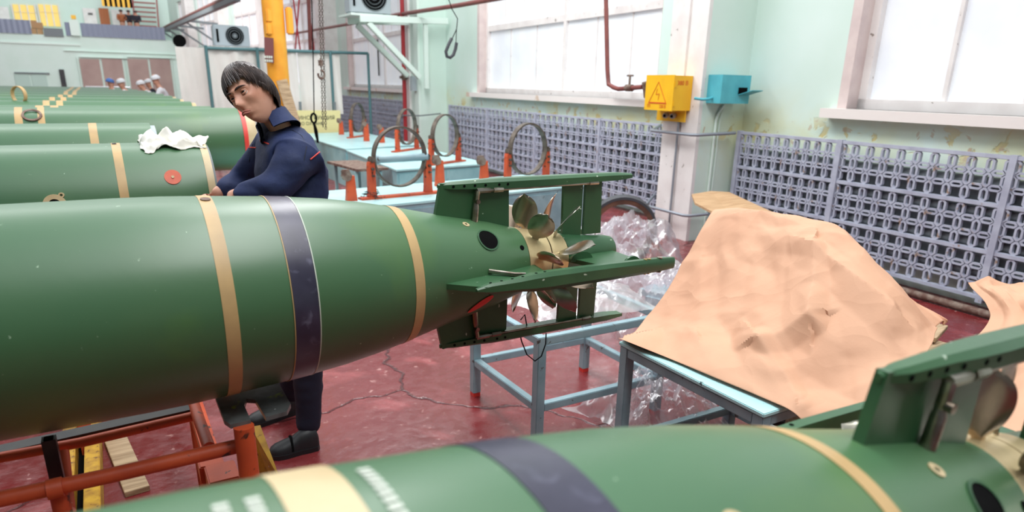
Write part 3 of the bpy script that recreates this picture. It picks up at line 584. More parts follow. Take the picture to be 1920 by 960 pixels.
for px, py, hh in ((503, 30, .1), (503, 55, .09), (541, 40, .2)):
    q = ony(px, py, 11.95); mb = MB(); mb.box((q[0], 11.9, q[2]), (.1, .12, hh*2), bev=.02); obj('clamp_block', mb, M['orangecol'], OC, 40)
q0_, q1_ = ony(495, 70, 11.82), ony(514, 118, 11.82)
SP = thing('sign_plate', ((q0_[0]+q1_[0])/2, 11.82, q1_[2]), 'small dark red plate with white marks hung on the orange column', 'sign')
mb = MB(); mb.box(((q0_[0]+q1_[0])/2, 11.82, (q0_[2]+q1_[2])/2), (.14, .015, q0_[2]-q1_[2]), np.array(Matrix.Rotation(R(4), 3, 'Y'))); obj('plate', mb, M['signred'], SP)
for r_ in range(2):
    for c_ in range(4): mb = MB(); mb.box((q1_[0]-.035-.032*c_, 11.805, q1_[2]+.03+.055*r_), (.022, .006, .035)); obj('white_mark', mb, M['whiteprint'], SP)
mb = MB(); a = ony(528, 150, 11.7); b = ony(554, 235, 11.6); b = a+(b-a)*(a[2]-.02)/(a[2]-b[2]); mb.beam(a, b, .04, .17, up=(1, 0, .6)); obj('wooden_plank', mb, M['wood'], smooth=30, label='pale wooden plank leaning beside the orange column behind the man', cat='plank')
YBd = thing('notice_board', ony(600, 250, 14.8), 'pale yellow notice board with dark lettering below the partition', 'sign')
a = ony(555, 207, 14.8); b = ony(640, 252, 14.8); mb = MB(); mb.box(((a[0]+b[0])/2, 14.8, (a[2]+b[2])/2-.15), (b[0]-a[0], .03, a[2]-b[2]+.3)); obj('board', mb, M['board'], YBd)
for x_ in (a[0]+.1, b[0]-.1): mb = MB(); mb.box((x_, 14.83, .6), (.05, .03, 1.2)); obj('board_leg', mb, M['slate'], YBd)
p = ony(594, 221, 14.78); text('ИНСТРУКЦИЯ', .11, M['darkprint'], YBd, (p[0], 14.78, p[2]), (1, 0, 0), (0, 0, 1)); p = ony(583, 232, 14.78); text('ПО ОХРАНЕ', .09, M['darkprint'], YBd, (p[0], 14.78, p[2]), (1, 0, 0), (0, 0, 1))
mb = MB(); mb.box((2.75, 14.45, .25), (.8, .08, .5)); mb.box((2.75, 14.45, .52), (.8, .36, .05)); obj('low_rack', mb, M['slate'], smooth=30, label='low grey rack standing below the yellow notice board', cat='rack')
# chain hoist
CH = thing('chain_hoist', ony(604, 245, 8), 'long hanging hand chain with pulley block in front of the partition', 'chain')
def chain(p0, p1, mb, pitch=.028):
    p0 = np.array(p0); p1 = np.array(p1); d = p1-p0; L = np.linalg.norm(d); d /= L; n = int(L/pitch)
    e1 = np.cross(d, V(0, 1, 0)); e1 /= np.linalg.norm(e1); e2 = np.cross(d, e1)
    for i in range(n):
        c = p0+d*pitch*(i+.5); s_ = e1 if i % 2 else e2; pts = []
        for k in range(8): q = 2*pi*k/8; pts.append(c+d*.018*cos(q)+s_*.010*sin(q))
        mb.tube(pts, .0035, 4, closed=True)
for i, (a, b, c, d) in enumerate(((598, -20, 606, 242), (603, -20, 611, 246))):
    mb = MB(); chain(ony(a, b, 8), ony(c, d, 8), mb); obj('chain_strand', mb, M['iron'], CH, kind='stuff')
mb = MB(); q = ony(601, 118, 7.95); mb.box(q, (.05, .05, .1), bev=.02); mb.tube([q+V(.035*sin(t), 0, -.12+.045*cos(t)) for t in np.linspace(0, 5, 12)], .011, 8); obj('pulley_block', mb, M['rust'], CH, 50)
mb = MB(); mb.tube([ony(584, -20, 8), ony(587, 100, 8), ony(589, 215, 8)], .006, 6); CB = thing('hanging_cable', ony(590, 245, 8), 'thin black hanging cable with a knotted loop left of the chain', 'cable'); obj('cable', mb, M['black'], CB, 50)
q = ony(588, 220, 8); mb = MB(); mb.tube([q+V(.03*sin(t), 0, .05*cos(t)-.01) for t in np.linspace(0, 6.28, 14)][:-1], .012, 8, closed=True); mb.tube([q+V(0, 0, -.06), q+V(.015, 0, -.15), q+V(.03, .0, -.28)], [.012, .022, .012], 8); obj('cable_loop', mb, M['black'], CB, 50)
# black sling
SL = thing('hanging_sling', ony(845, 108, 9), 'black rubber U shaped sling hanging on a thin wire before the window', 'sling')
mb = MB(); mb.tube([ony(838, -10, 9), ony(848, 18, 9), ony(858, 35, 9), ony(856, 55, 9), ony(848, 72, 9)], .006, 6); mb.tube([ony(856, 55, 9), ony(855, 80, 9)], .005, 6); obj('wire', mb, M['black'], SL, 50)
mb = MB(); mb.tube([ony(x, y, 9) for x, y in ((847, 72), (841, 84), (836, 97), (838, 106), (844, 108), (850, 103), (854, 92), (856, 80))], .022, 10); obj('rubber_tube', mb, M['rubber'], SL, 50)
# ------------------------------------------------------------------ torpedoes
PROF = [(-6.2, .2665), (0, .2665), (.1, .2650), (.2, .2605), (.34, .2515), (.4, .2465), (.5, .2362), (.6, .2205), (.68, .2045), (.72, .1955), (.82, .172), (.92, .152), (1.0, .136), (1.06, .119), (1.098, .110)]
def rad(x): return float(np.interp(x, [p[0] for p in PROF], [p[1] for p in PROF]))
def band(a, b, lift=.0012, n=96):
    k = max(2, int((b-a)/.02)+1); pr = [(a, rad(a)-.004)]+[(a+(b-a)*i/(k-1), rad(a+(b-a)*i/(k-1))+lift) for i in range(k)]+[(b, rad(b)-.004)]
    return MB().rev(pr, n)
def surf(x, phi, lift=0): r = rad(x)+lift; return V(x, -r*cos(phi), r*sin(phi))   # phi: 0 = camera side, 90 = top
def patch_disc(x, phi, r1, r0=0, lift=.004, n=28, ths=None):
    mb = MB(); rows = []
    for rr in (r0, r1):
        rows.append([surf(x+rr*cos(2*pi*k/n), phi+rr*sin(2*pi*k/n)/rad(x), lift) for k in range(n+1)])
    mb.grid(rows); base = [surf(x+r1*cos(2*pi*k/n), phi+r1*sin(2*pi*k/n)/rad(x), -.003) for k in range(n+1)]; mb.grid([rows[1], base]); return mb
def blade_mb(x0, ang, hand, rr=(.085, .205), wid=.05, tw=(24, 46), sweep=0):
    mb = MB(); A = V(1, 0, 0); er = V(0, -sin(ang), cos(ang)); et = np.cross(A, er)*hand; nu, nv = 18, 10
    top = []; bot = []
    for i in range(nu+1):
        u = i/nu; r_ = rr[0]+(rr[1]-rr[0])*u; ps = R(tw[0]+(tw[1]-tw[0])*u); cd = A*cos(ps)+et*sin(ps); nm = np.cross(cd, er)
        w_ = max(wid*.30*(1-u), wid*sqrt(max(0, 1-((u-.55)/.452)**2)), .0012); rt, rb = [], []
        for j in range(nv+1):
            v = j/nv*2-1; th = .0026*(1-v*v)*(1.25-u)+.0006; c = (x0+sweep*u*u)*A+er*(r_-(v*v)*.006*u)+cd*w_*v+nm*(.005*(1-v*v))*u
            rt.append(c+nm*th); rb.append(c-nm*th)
        top.append(rt); bot.append(rb)
    mb.grid(top); mb.grid([r_[::-1] for r_ in bot])
    edge = [r_[0] for r_ in top]+top[-1][1:]+[r_[-1] for r_ in top[::-1]][1:]; edg2 = [r_[0] for r_ in bot]+bot[-1][1:]+[r_[-1] for r_ in bot[::-1]][1:]; mb.grid([edge, edg2])
    return mb
def tail(t, bright):
    G = M['green_old']
    # the four fins: e = radial dir, b = binormal
    for i, (e, nm) in enumerate(((V(0, 0, 1), 'top'), (V(0, -1, 0), 'near'), (V(0, 0, -1), 'bottom'), (V(0, 1, 0), 'far'))):
        X = V(1, 0, 0); f0 = .80 if nm != 'near' else .80
        poly = [(f0+.02, rad(.82)-.02), (1.078, rad(1.078)-.02), (1.075, .232), (1.06, .246), (.842, .262)]
        if nm in ('near', 'far'): poly = [(.76, rad(.76)-.02), (1.12, rad(1.12)-.02), (1.09, .262), (.86, .262)]
        mb = MB().ext(poly, (0, 0, 0), X, e, .016); fin = obj('fin', mb, G, t, local=True)
        # tip plate
        bdir = np.cross(X, e)
        prof = [(.835, .004, .012), (.88, .016, .02), (.97, .020, .026), (1.02, .026, .030), (1.08, .028, .03), (1.3, .026, .028), (1.5, .022, .024), (1.562, .018, .014)]
        vs = []
        for (x, w_, th) in prof:
            c = V(x, 0, 0)+e*.254
            wd = w_*1.0
            for (a, b_) in ((-1, -.5), (-1, .2), (-.55, .5), (.55, .5), (1, .2), (1, -.5)): vs.append(c+bdir*wd*a+e*th*b_)
        m_ = len(prof); fs = [tuple(range(6))[::-1], tuple((m_-1)*6+k for k in range(6))]+[(i_*6+k, (i_+1)*6+k, (i_+1)*6+(k+1) % 6, i_*6+(k+1) % 6) for i_ in range(m_-1) for k in range(6)]
        tp = obj('tip_rail', MB().add(vs, fs), G, t, 35, local=True)
        # bolt holes along the rail
        for x in (.88, .915, .95, .985, 1.03, 1.06):
            for sgn in (-1, 1):
                c = V(x, 0, 0)+e*.252+bdir*sgn*(np.interp(x, [p[0] for p in prof], [p[1] for p in prof])); mb = MB().tube([c-bdir*sgn*.003, c+bdir*sgn*.0008], .0042, 10); sub('bolt_hole', mb, M['black'], tp, 40, local=True)
        if nm == 'near':
            for x, rr, mt in ((1.44, .006, 'brass'), (1.455, .006, 'brass'), (1.50, .009, 'steel')):
                for sgn in (-1, 1): c = V(x, 0, 0)+e*(.254)+bdir*sgn*.024; sub('bolt', MB().tube([c-bdir*sgn*.002, c+bdir*sgn*.001], rr, 12), M[mt], tp, 40, local=True)
        # rudder posts aft
        if nm in ('top', 'bottom'):
            mb = MB().ext([(1.287, .045), (1.362, .045), (1.362, .245), (1.284, .245)], (0, 0, 0), X, e, .012); obj('fixed_vane', mb, G, t, local=True)
            mb = MB().ext([(1.374, .062), (1.447, .062), (1.44, .242), (1.374, .242)], (0, 0, 0), X, e, .012); obj('rudder', mb, G, t, local=True)
            # pull rod on the camera side and its joint
            for sg in (-1,):
                yv = V(0, -.022, 0)
                mb = MB().tube([V(1.01, 0, 0)+e*.236+yv, V(1.41, 0, 0)+e*.238+yv], .0042, 10); rd = obj('pull_rod', mb, M['steel'], t, 50, local=True)
                mb = MB().tube([V(.955, 0, 0)+e*.236+yv, V(1.0, 0, 0)+e*.236+yv], .0085, 8).tube([V(1.0, 0, 0)+e*.236+yv, V(1.012, 0, 0)+e*.236+yv], .0055, 8).tube([V(1.012, 0, 0)+e*.236+yv, V(1.045, 0, 0)+e*.236+yv], .0082, 6); sub('turnbuckle', mb, M['steel'], rd, 40, local=True); sub('rod_end', MB().tube([V(1.375, 0, 0)+e*.238+yv, V(1.412, 0, 0)+e*.238+yv], .0062, 8), M['steel'], rd, 40, local=True)
                mb = MB().tube([V(.948, 0, 0)+e*(rad(.95)-.01)+yv*.9, V(.952, 0, 0)+e*.19+yv, V(.953, 0, 0)+e*.205+yv], [.011, .010, .006], 10).tube([V(.953, 0, 0)+e*.2+yv, V(.958, 0, 0)+e*.236+yv], .009, 8); lv = obj('lever', mb, M['steel'], t, 45, local=True)
                mb = MB().tube([V(.953, 0, 0)+e*.205+yv*.7, V(.953, 0, 0)+e*.205+yv*1.7], .007, 10); sub('pivot_bolt', mb, M['steel'], lv, 45, local=True)
        else:
            mb = MB().ext([(1.26, .05), (1.47, .045), (1.46, .245), (1.32, .245)], (0, 0, 0), X, e, .014); obj('rudder', mb, G, t, local=True)
            for (xc, yc, rr) in ((1.30, .10, .045), (1.44, .19, .03)):
                mb = MB(); pl = [(xc+rr*cos(q), rr*.7*sin(q)) for q in np.linspace(0, pi, 12)]; mb.ext(pl, e*yc, X, V(0, 0, 1), .01); obj('deflector', mb, G, t, local=True)
            if nm == 'near': mb = MB().tube([V(.93, 0, .02)+e*.15, V(.99, 0, .014)+e*.2, V(1.02, 0, .014)+e*.21], [.006, .007, .005], 8); obj('lever', mb, M['steel'], t, 45, local=True)
    # hubs
    mb = MB().rev([(1.10, .06), (1.101, .108), (1.14, .101), (1.18, .0935), (1.194, .091), (1.195, .05)], 64); obj('propeller_hub', mb, M['hub'], t, 30, local=True)
    mb = MB().rev([(1.198, .05), (1.199, .090), (1.262, .079), (1.268, .077), (1.27, .04)], 64); obj('propeller_hub', mb, M['hub'], t, 30, local=True)
    mb = MB().rev([(1.19, .086), (1.203, .086)], 48); obj('hub_seam', mb, M['black'], t, 30, local=True)
    mb = MB().rev([(1.273, .02), (1.273, .073), (1.33, .066), (1.40, .058), (1.46, .053), (1.49, .046), (1.50, 0)], 48); obj('tail_cone', mb, M['green_old'], t, 30, local=True)
    for k in range(9): obj('blade', blade_mb(1.145, R(-3+40*k), 1, rr=(.092, .214), wid=.042), M['blade'] if k % 3 != 1 else M['blade2'], t, 50, local=True)
    for k in range(9): obj('blade', blade_mb(1.232, R(28+40*k), -1, rr=(.078, .205), wid=.031, sweep=.05), M['blade'] if k % 3 == 2 else M['blade2'], t, 50, local=True)
    # ports
    mb = patch_disc(.952, R(45), .033, 0, .0016); obj('exhaust_port', mb, M['black'], t, local=True)
    mb = patch_disc(.952, R(45), .037, .032, .003); obj('port_rim', mb, M['green_old'], t, 40, local=True)
    mb = patch_disc(1.075, R(34), .008, 0, .0016); obj('vent_hole', mb, M['black'], t, local=True)
    mb = patch_disc(.90, R(68), .011, .004, .002); obj('plug', mb, M['cream'], t, local=True)
    mb = MB(); mb.grid([[surf(x, R(-3+a), .001) for a in (0, 6)] for x in (.90, .96)]); obj('slot', mb, M['black'], t, local=True)
    mb = MB(); q = [(.915+.040*cos(a)+.012*sin(a), R(-34)+.15*sin(a)+.08*cos(a)) for a in np.linspace(0, 2*pi, 25)[:-1]]; c0 = surf(.915, R(-34), .004); vs = [c0]+[surf(x, p_, .003) for x, p_ in q]; mb.add(vs, [(0, 1+i, 1+(i+1) % 24) for i in range(24)]); obj('red_cover', mb, M['red'], t, local=True, label='dark red oval cover')
def torpedo(loc, label, bands, darkb=None, x0=-6.2, tailed=True, group=None, rot=None, xend=None, endm=None, rings=96, rscale=1):
    t = thing('torpedo', loc, label, 'torpedo', group, rot=rot)
    if tailed: pr = [(x0, 0), (x0, .2665)]+[p for p in PROF[1:]]+[(1.098, .04)]; pr = pr[:2]+[(x, r) for x, r in pr[2:]]
    else: pr = [(x0, 0), (x0, .2665), (xend, .2665), (xend, .24), (xend-.02, 0)]
    mb = MB().rev(pr, rings); obj('hull', mb, M['green'], t, 30, local=True)
    for a, b, m_ in bands:
        if tailed: obj('band', band(a, b, n=rings), M[m_], t, 40, local=True)
        else: obj('band', MB().rev([(a, .2660), (a, .2678), (b, .2678), (b, .2660)], rings), M[m_], t, 40, local=True)
    if endm:
        for i, (m_, a, b, r_) in enumerate(endm): obj('end_ring', MB().rev([(a, r_-.03), (a, r_), (b, r_), (b, r_-.03)], rings), M[m_], t, 40, local=True)
    return t
T1 = torpedo((0, 1.86, 1.06), 'long green torpedo across the middle, tail with fins and propellers over the red floor', [(.181, .213, 'tan'), (.342, .402, 'dark_band'), (.676, .706, 'tan')])
tail(T1, True)
mb = patch_disc(.197, R(82), .012, 0, .004); obj('bolt_head', mb, M['rust'], T1, local=True)
for a in (.340, .404): obj('seam_line', band(a-.0012, a+.0012, .002, 96), M['whiteprint'] if a > .4 else M['tan'], T1, 40, local=True)
T0 = torpedo((-.093, .417, 1.054), 'nearest green torpedo in the right foreground, only its upper side and top fin in view', [(.160, .212, 'cream'), (.338, .398, 'dark_band'), (.715, .745, 'tan')], rot=(0, R(1.754), 0))
tail(T0, False)
mb = patch_disc(.50, R(66), .014, .006, .002); obj('plug', mb, M['cream'], T0, local=True)
# white stencil marks either side of the cream band
def stencil(parent, x, ph0, ph1, rows):
    k = ph0; i = 0
    while k < ph1:
        mb = MB(); w_ = .011; mb.grid([[surf(x-w_/2, R(k), .0015), surf(x-w_/2, R(k+1.5), .0015)], [surf(x+w_/2, R(k+.2), .0015), surf(x+w_/2, R(k+1.7), .0015)]]) ; obj('stencil_mark', mb, M['whiteprint'], parent, local=True); k += 2.3; i += 1
for x in (.120, .142): stencil(T0, x, 30, 100, 2)
for x in (.232,): stencil(T0, x, 30, 104, 1)
mb = MB(); mb.grid([[surf(x, R(a), .003) for a in (55, 56)] for x in (.160, .185, .212)]); obj('clamp_seam', mb, M['rust'], T0, local=True)
q = surf(.186, R(44), .004); mb = MB().tube([q, q+V(0, -.01, .01)], .012, 12); obj('clamp_screw', mb, M['rust'], T0, 40, local=True)
mb = MB(); mb.grid([[surf(x, R(a), .004) for a in (61, 66, 71)] for x in (.175, .20)]); obj('clamp_window', mb, M['tan'], T0, local=True)
GP = None
def cylhit(px, py, y0, z0, r=.2665):
    d = ray(px, py); oy, oz = -y0, CAMH-z0; a = d[1]**2+d[2]**2; b = oy*d[1]+oz*d[2]; c = oy*oy+oz*oz-r*r; t = (-b-sqrt(max(b*b-a*c, 0)))/a; P = CP+d*t-V(0, y0, z0); n_ = V(0, P[1], P[2]); return P, n_/np.linalg.norm(n_)
T2 = torpedo((0, 3.5, 1.06), 'second green torpedo with orange disc and white rag near its cut end', [(.028, .062, 'tan')], tailed=False, xend=.385, endm=[('cream', .37, .40, .2685), ('slate', .395, .41, .255)])
obj('round_cover', MB().rev([(.001, 0), (.002, .033), (-.006, .0335)], 32, *cylhit(324, 332, 3.5, 1.06)), M['salmon'], T2, 30, local=True, label='orange round cover')
obj('cover_screw', MB().rev([(.004, 0), (.005, .006), (0, .0065)], 16, *cylhit(324, 332, 3.5, 1.06)), M['cream'], T2, 30, local=True)
obj('bolt_head', MB().rev([(0, 0), (.004, .009), (0, .01)], 16, surf(-.1, R(84), 0)*V(0, 1, 1)+V(.04, 0, 0), V(0, -.1, 1)), M['darkmetal'], T2, 30, local=True)
cpo, cpn = cylhit(103, 384, 3.5, 1.06)
obj('hatch_ring', MB().rev([(.006, .022), (.006, .040), (0, .041), (0, .022)], 32, cpo, cpn, closed=True), M['cream'], T2, 30, local=True)
obj('hatch_opening', MB().rev([(.004, 0), (.004, .024)], 24, cpo, cpn), M['black'], T2, 30, local=True)
obj('hatch_eye', MB().rev([(.008, .005), (.008, .010), (0, .011), (0, .005)], 20, cylhit(115, 366, 3.5, 1.06)[0], cpn, closed=True), M['cream'], T2, 30, local=True)
T3 = torpedo((0, 5.08, 1.06), 'third green torpedo, short, ending behind the white rag', [(-.064, -.02, 'tan')], tailed=False, xend=.272, endm=[('grey', .27, .30, .25), ('steel', .30, .33, .17)])
T4 = torpedo((0, 6.6, 1.10), 'fourth green torpedo with a red ring end beside the man', [(-.545, -.495, 'tan'), (-.40, -.355, 'tan')], tailed=False, xend=1.05, endm=[('red', 1.05, 1.085, .272), ('cream', 1.085, 1.16, .262)])
cpo = ony(62, 236, 6.36)-V(0, 6.6, 1.10)
obj('hatch_ring', MB().rev([(.006, .05), (.006, .065), (0, .067), (0, .05)], 28, V(cpo[0], -.16, .215), V(0, -.6, .8), closed=True), M['rust'], T4, 30, local=True)
ordn = ['fifth', 'sixth', 'seventh', 'eighth', 'ninth', 'tenth', 'eleventh', 'twelfth', 'thirteenth', 'fourteenth']
ys = [8.2, 9.9, 11.5, 13.1, 14.7, 16.3, 17.9, 19.5, 21.1, 22.7]; pe = [392, 356, 335, 322, 306, 290, 276, 258, 246, 240]
pb = [(71, 99), (85, 110), (97, 118), (113, 131), (123, 139), (124, 140), (128, 142), (132, 146), (134, 147), (136, 149)]
TT = []
for i, y in enumerate(ys):
    py_ = 185-i*2.5; xe = ony(pe[i], py_, y)[0]; bs = [(ony(b, py_, y)[0]-.03, ony(b, py_, y)[0]+.035, 'tan') for b in pb[i]]
    t_ = torpedo((0, y, 1.06), '%s green torpedo of the row, counted from the nearest' % ordn[i], bs, tailed=False, x0=-6.2 if y < 13 else -3.6, xend=xe, endm=[('cream', xe, xe+.05, .25)] if i < 4 else None, rings=48); TT.append(t_)
q = ony(40, 200, 9.9); mb = MB(); mb.rev([(-.02, .088), (-.02, .098), (.02, .098), (.02, .088)], 28, (q[0], 9.9, 1.385), (.7, .7, 0), closed=True); obj('lifting_hoop', mb, M['tan'], smooth=40, label='tan and black hoop standing on the sixth torpedo', cat='hoop')
# cradles under the torpedoes
def cradle(x, y, label, z=1.06, r=.2665):
    t = thing('torpedo_cradle', (x, y, 0), label, 'cradle', 'cradles under the torpedo row')
    pl = [(r*1.02*sin(a), z-r*1.02*cos(a)) for a in np.linspace(-.9, .9, 15)]+[(.24, z-.30), (-.24, z-.30)]
    mb = MB().ext(pl, (x, y, 0), (0, 1, 0), (0, 0, 1), .06); obj('saddle', mb, M['orange'], t)
    for s_ in (-1, 1): mb = MB().beam((x, y+.2*s_, z-.3), (x, y+.27*s_, 0), .05, .05); obj('leg', mb, M['orange'], t)
    mb = MB().beam((x, y-.23, .25), (x, y+.23, .25), .04, .04, up=(0, 0, 1)); obj('brace', mb, M['orange'], t); return t
cr = cradle(-1.2, 3.5, 'orange cradle standing under the torpedo with the white rag')
for y_, l_ in ((5.08, 'under the third torpedo'), (6.6, 'under the red ringed torpedo'))+tuple((y, 'under the %s torpedo of the row' % ordn[i]) for i, y in enumerate(ys)): dup(cr, (-1.2, y_, .04 if y_ == 6.6 else 0), None, 'orange cradle standing '+l_)
for y_, l_ in ((3.5, 'nearer the cut end of the torpedo with the rag'), (5.08, 'nearer the cut end of the third torpedo'), (6.6, 'near the red ring of the fourth torpedo')): dup(cr, (-.25 if y_ != 6.6 else .45, y_, .04 if y_ == 6.6 else 0), None, 'orange cradle standing '+l_)
cr2 = dup(cr, (-.9, .417, -.01), None, 'orange cradle standing under the nearest torpedo'); 
# ------------------------------------------------------------------ trolley under the middle torpedo
TR = thing('torpedo_trolley', (-.2, 1.9, 0), 'orange tube trolley frame under the middle torpedo', 'trolley')
mb = MB().tube([onz(-80, 953, .68), onz(200, 893, .68), onz(452, 835, .695)], .019, 16); obj('rail_tube', mb, M['orange'], TR, 50)
mb = MB().tube([onz(88, 919, .68), onz(118, 912, .68)], .024, 16); obj('tube_collar', mb, M['orange'], TR, 50)
mb = MB().tube([onz(-80, 873, .66), onz(150, 830, .66), onz(372, 778, .67)], .014, 16); obj('rail_tube', mb, M['orange'], TR, 50)
a = onz(-80, 862, .665); b = onz(356, 764, .68); mb = MB().beam(a, b, .05, .008); obj('bearing_strip', mb, M['darkmetal'], TR)
mb = MB().tube([onz(361, 750, .68), onz(374, 790, .68), onz(392, 838, .66)], .016, 16); obj('cross_tube', mb, M['orange'], TR, 50)
pc = onz(457, 800, .77); mb = MB().tube([(pc[0], pc[1], .0), (pc[0], pc[1], .772)], .025, 20); obj('post', mb, M['orange'], TR, 50)
mb = MB().box((pc[0], pc[1], .01), (.14, .14, .02)); obj('post_foot', mb, M['orange'], TR)
P2 = [(403, 743), (522, 717), (545, 757), (538, 771), (498, 782), (478, 749), (462, 748), (458, 760), (470, 787), (432, 796), (420, 788)]
pts = [onz(x, y, .782) for x, y in P2]; m_ = len(pts); mb = MB(); mb.add(pts+[p-V(0, 0, .012) for p in pts], [(i, (i+1) % m_, m_+(i+1) % m_, m_+i) for i in range(m_)]+[(0, 1, 5, 6), (1, 2, 3, 4, 5), (6, 7, 0), (0, 7, 8, 9, 10)]+[tuple(m_+k for k in q)[::-1] for q in ((0, 1, 5, 6), (1, 2, 3, 4, 5), (6, 7, 0), (0, 7, 8, 9, 10))]); obj('support_plate', mb, M['plate'], TR, label='black slotted plate spattered with paint')
# black square stub, leg under collar
a = onz(91, 822, .76); mb = MB(); mb.box((a[0], a[1], .66), (.03, .03, .2)); mb2 = obj('square_stub', mb, M['darkmetal'], TR)
mb = MB(); mb.box((a[0], a[1], .761), (.02, .02, .003)); obj('stub_hole', mb, M['black'], TR)
b = onz(108, 915, .67); mb = MB().tube([(b[0], b[1], .68), (b[0], b[1]-.0, .0)], .02, 16).tube([(b[0], b[1], .55), (b[0], b[1], .60)], .027, 16); obj('post', mb, M['orange'], TR, 50)
mb = MB().tube([(a[0]+.01, a[1]+.12, .66), (b[0], b[1], .45)], .015, 12); obj('brace_tube', mb, M['orange'], TR, 50)
# orange blocks
q0 = onz(393, 858, .50); q1 = onz(412, 885, .50)
mb = MB(); mb.box((q0[0], q0[1], .47), (.07, .10, .06), bev=.004); obj('block', mb, M['orange'], TR, 40)
mb = MB(); mb.box((q1[0]+.005, q1[1]-.01, .47), (.085, .11, .075), bev=.004); obj('block', mb, M['orange'], TR, 40)
mb = MB().beam((q1[0], q1[1], .43), (q1[0], q1[1]+.9, .43), .05, .05); obj('cross_beam', mb, M['orange'], TR)
for (s_, ) in ((-1,), ): mb = MB().beam((q1[0], q1[1]+.75, .43), (q1[0], q1[1]+.75, 0), .045, .045); obj('post', mb, M['orange'], TR)
mb = MB(); A_ = [onz(470, 800, .45), onz(488, 797, .45), onz(528, 905, .30), onz(508, 905, .25)]
mb.hexa([p-V(0, 0, .25) for p in A_]+A_); obj('side_plate', mb, M['yellow_beam'], TR)
# floor rails
for i, (xc, wd_) in enumerate(((-.315, .052), (-.228, .055))):
    mb = MB(); mb.box((xc, 3.3, .05), (wd_, 4.5, .1), bev=.004); obj('floor_rail', mb, M['yellow_beam'], smooth=40, label='%s worn yellow floor rail running under the torpedoes' % ('left', 'right')[i], cat='rail', group='yellow floor rails')
mb = MB(); mb.box((-.272, 3.3, .012), (.034, 4.5, .024)); obj('rail_gap_strip', mb, M['black'], label='black strip put in for the dark of the gap between the two yellow floor rails', cat='strip')  # darkness of the open gap, drawn as a black strip
a = onz(216, 822, .012); b = onz(258, 922, .012); mb = MB().beam(a+V(0, 0, .0), b, .09, .024); obj('floor_plank', mb, M['wood'], smooth=30, label='short wooden plank lying on the floor below the orange tube', cat='plank')
# ------------------------------------------------------------------ benches
def frame_bench(name, x0, x1, y0, y1, H, st, label, top, cat='bench', mt='bluegrey', L_=.045):
    t = thing(name, ((x0+x1)/2, (y0+y1)/2, 0), label, cat); h = L_/2
    for (x, y) in ((x0+h, y0+h), (x1-h, y0+h), (x1-h, y1-h), (x0+h, y1-h)):
        mb = MB().box((x, y, (H+.02)/2), (L_, L_, H-.02), bev=.003); lg = obj('leg', mb, M[mt], t, 40)
        mb = MB().box((x, y, .012), (L_-.004, L_-.004, .024)); sub('foot', mb, M['red'], lg) if name == 'steel_stand' else sub('foot', mb, M['darkmetal'], lg)
    for z in (st, H-h):
        for (a, b) in (((x0+L_, y0+h), (x1-L_, y0+h)), ((x0+L_, y1-h), (x1-L_, y1-h)), ((x0+h, y0+L_), (x0+h, y1-L_)), ((x1-h, y0+L_), (x1-h, y1-L_))):
            mb = MB().beam((a[0], a[1], z), (b[0], b[1], z), L_*.85, L_*.85); obj('stretcher' if z == st else 'top_rail', mb, M[mt], t, 40)
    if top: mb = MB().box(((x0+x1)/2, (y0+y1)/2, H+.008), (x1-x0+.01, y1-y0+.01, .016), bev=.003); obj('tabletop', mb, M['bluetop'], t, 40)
    return t
frame_bench('steel_stand', 1.53, 2.30, 2.35, 3.02, .55, .20, 'open light blue steel frame standing on the red floor below the propellers', False, 'stand')
frame_bench('work_bench', 1.74, 2.46, 1.31, 2.05, .585, .14, 'light blue steel bench carrying the sheet of brown paper', True)
# tables and cabinets behind
def cabinet(name, P, z0, z1, label, cat, sidem='blue', topm='bluetop', doors=2, overhang=.02, closed=True):
    P = [np.array(p, float) for p in P]; c = sum(P)/4; t = thing(name, (c[0], c[1], 0), label, cat)
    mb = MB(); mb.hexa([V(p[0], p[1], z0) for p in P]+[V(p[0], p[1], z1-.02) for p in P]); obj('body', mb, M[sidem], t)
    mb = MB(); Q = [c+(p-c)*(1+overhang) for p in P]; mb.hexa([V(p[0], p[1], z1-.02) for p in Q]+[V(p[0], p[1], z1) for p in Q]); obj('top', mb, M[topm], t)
    for k in range(doors):
        a = P[0]+(P[1]-P[0])*(k+.04)/doors; b = P[0]+(P[1]-P[0])*(k+.96)/doors; n_ = V((P[1]-P[0])[1], -(P[1]-P[0])[0]); n_ /= np.linalg.norm(n_); n_ = -n_ if n_@(c-P[0]) > 0 else n_
        A2, B2 = a+n_*.012, b+n_*.012; mb = MB(); mb.hexa([V(a[0], a[1], z0+.04), V(b[0], b[1], z0+.04), V(B2[0], B2[1], z0+.04), V(A2[0], A2[1], z0+.04), V(a[0], a[1], z1-.06), V(b[0], b[1], z1-.06), V(B2[0], B2[1], z1-.06), V(A2[0], A2[1], z1-.06)]); d = obj('door', mb, M[sidem], t)
        hq = b+(a-b)*.1+n_*.02; mb = MB(); mb.box((hq[0], hq[1], (z0+z1)/2), (.012, .02, .07)); sub('handle', mb, M['darkmetal'], d)
    return t
cabinet('assembly_table', [(.9, 5.45), (4.45, 6.02), (4.3, 7.0), (.75, 6.43)], .0, .6, 'long pale blue assembly table carrying the nearest ring stand', 'table', sidem='bluegrey', doors=4)
cabinet('steel_cabinet', [(3.3, 10.85), (4.75, 11.3), (4.75, 14.6), (3.35, 14.3)], 0, .6, 'far light blue cabinet carrying the farthest ring stand', 'cabinet')
cabinet('steel_cabinet', [(3.05, 8.0), (4.45, 8.25), (4.55, 10.9), (3.25, 10.6)], 0, .6, 'middle light blue cabinet carrying two ring stands', 'cabinet')
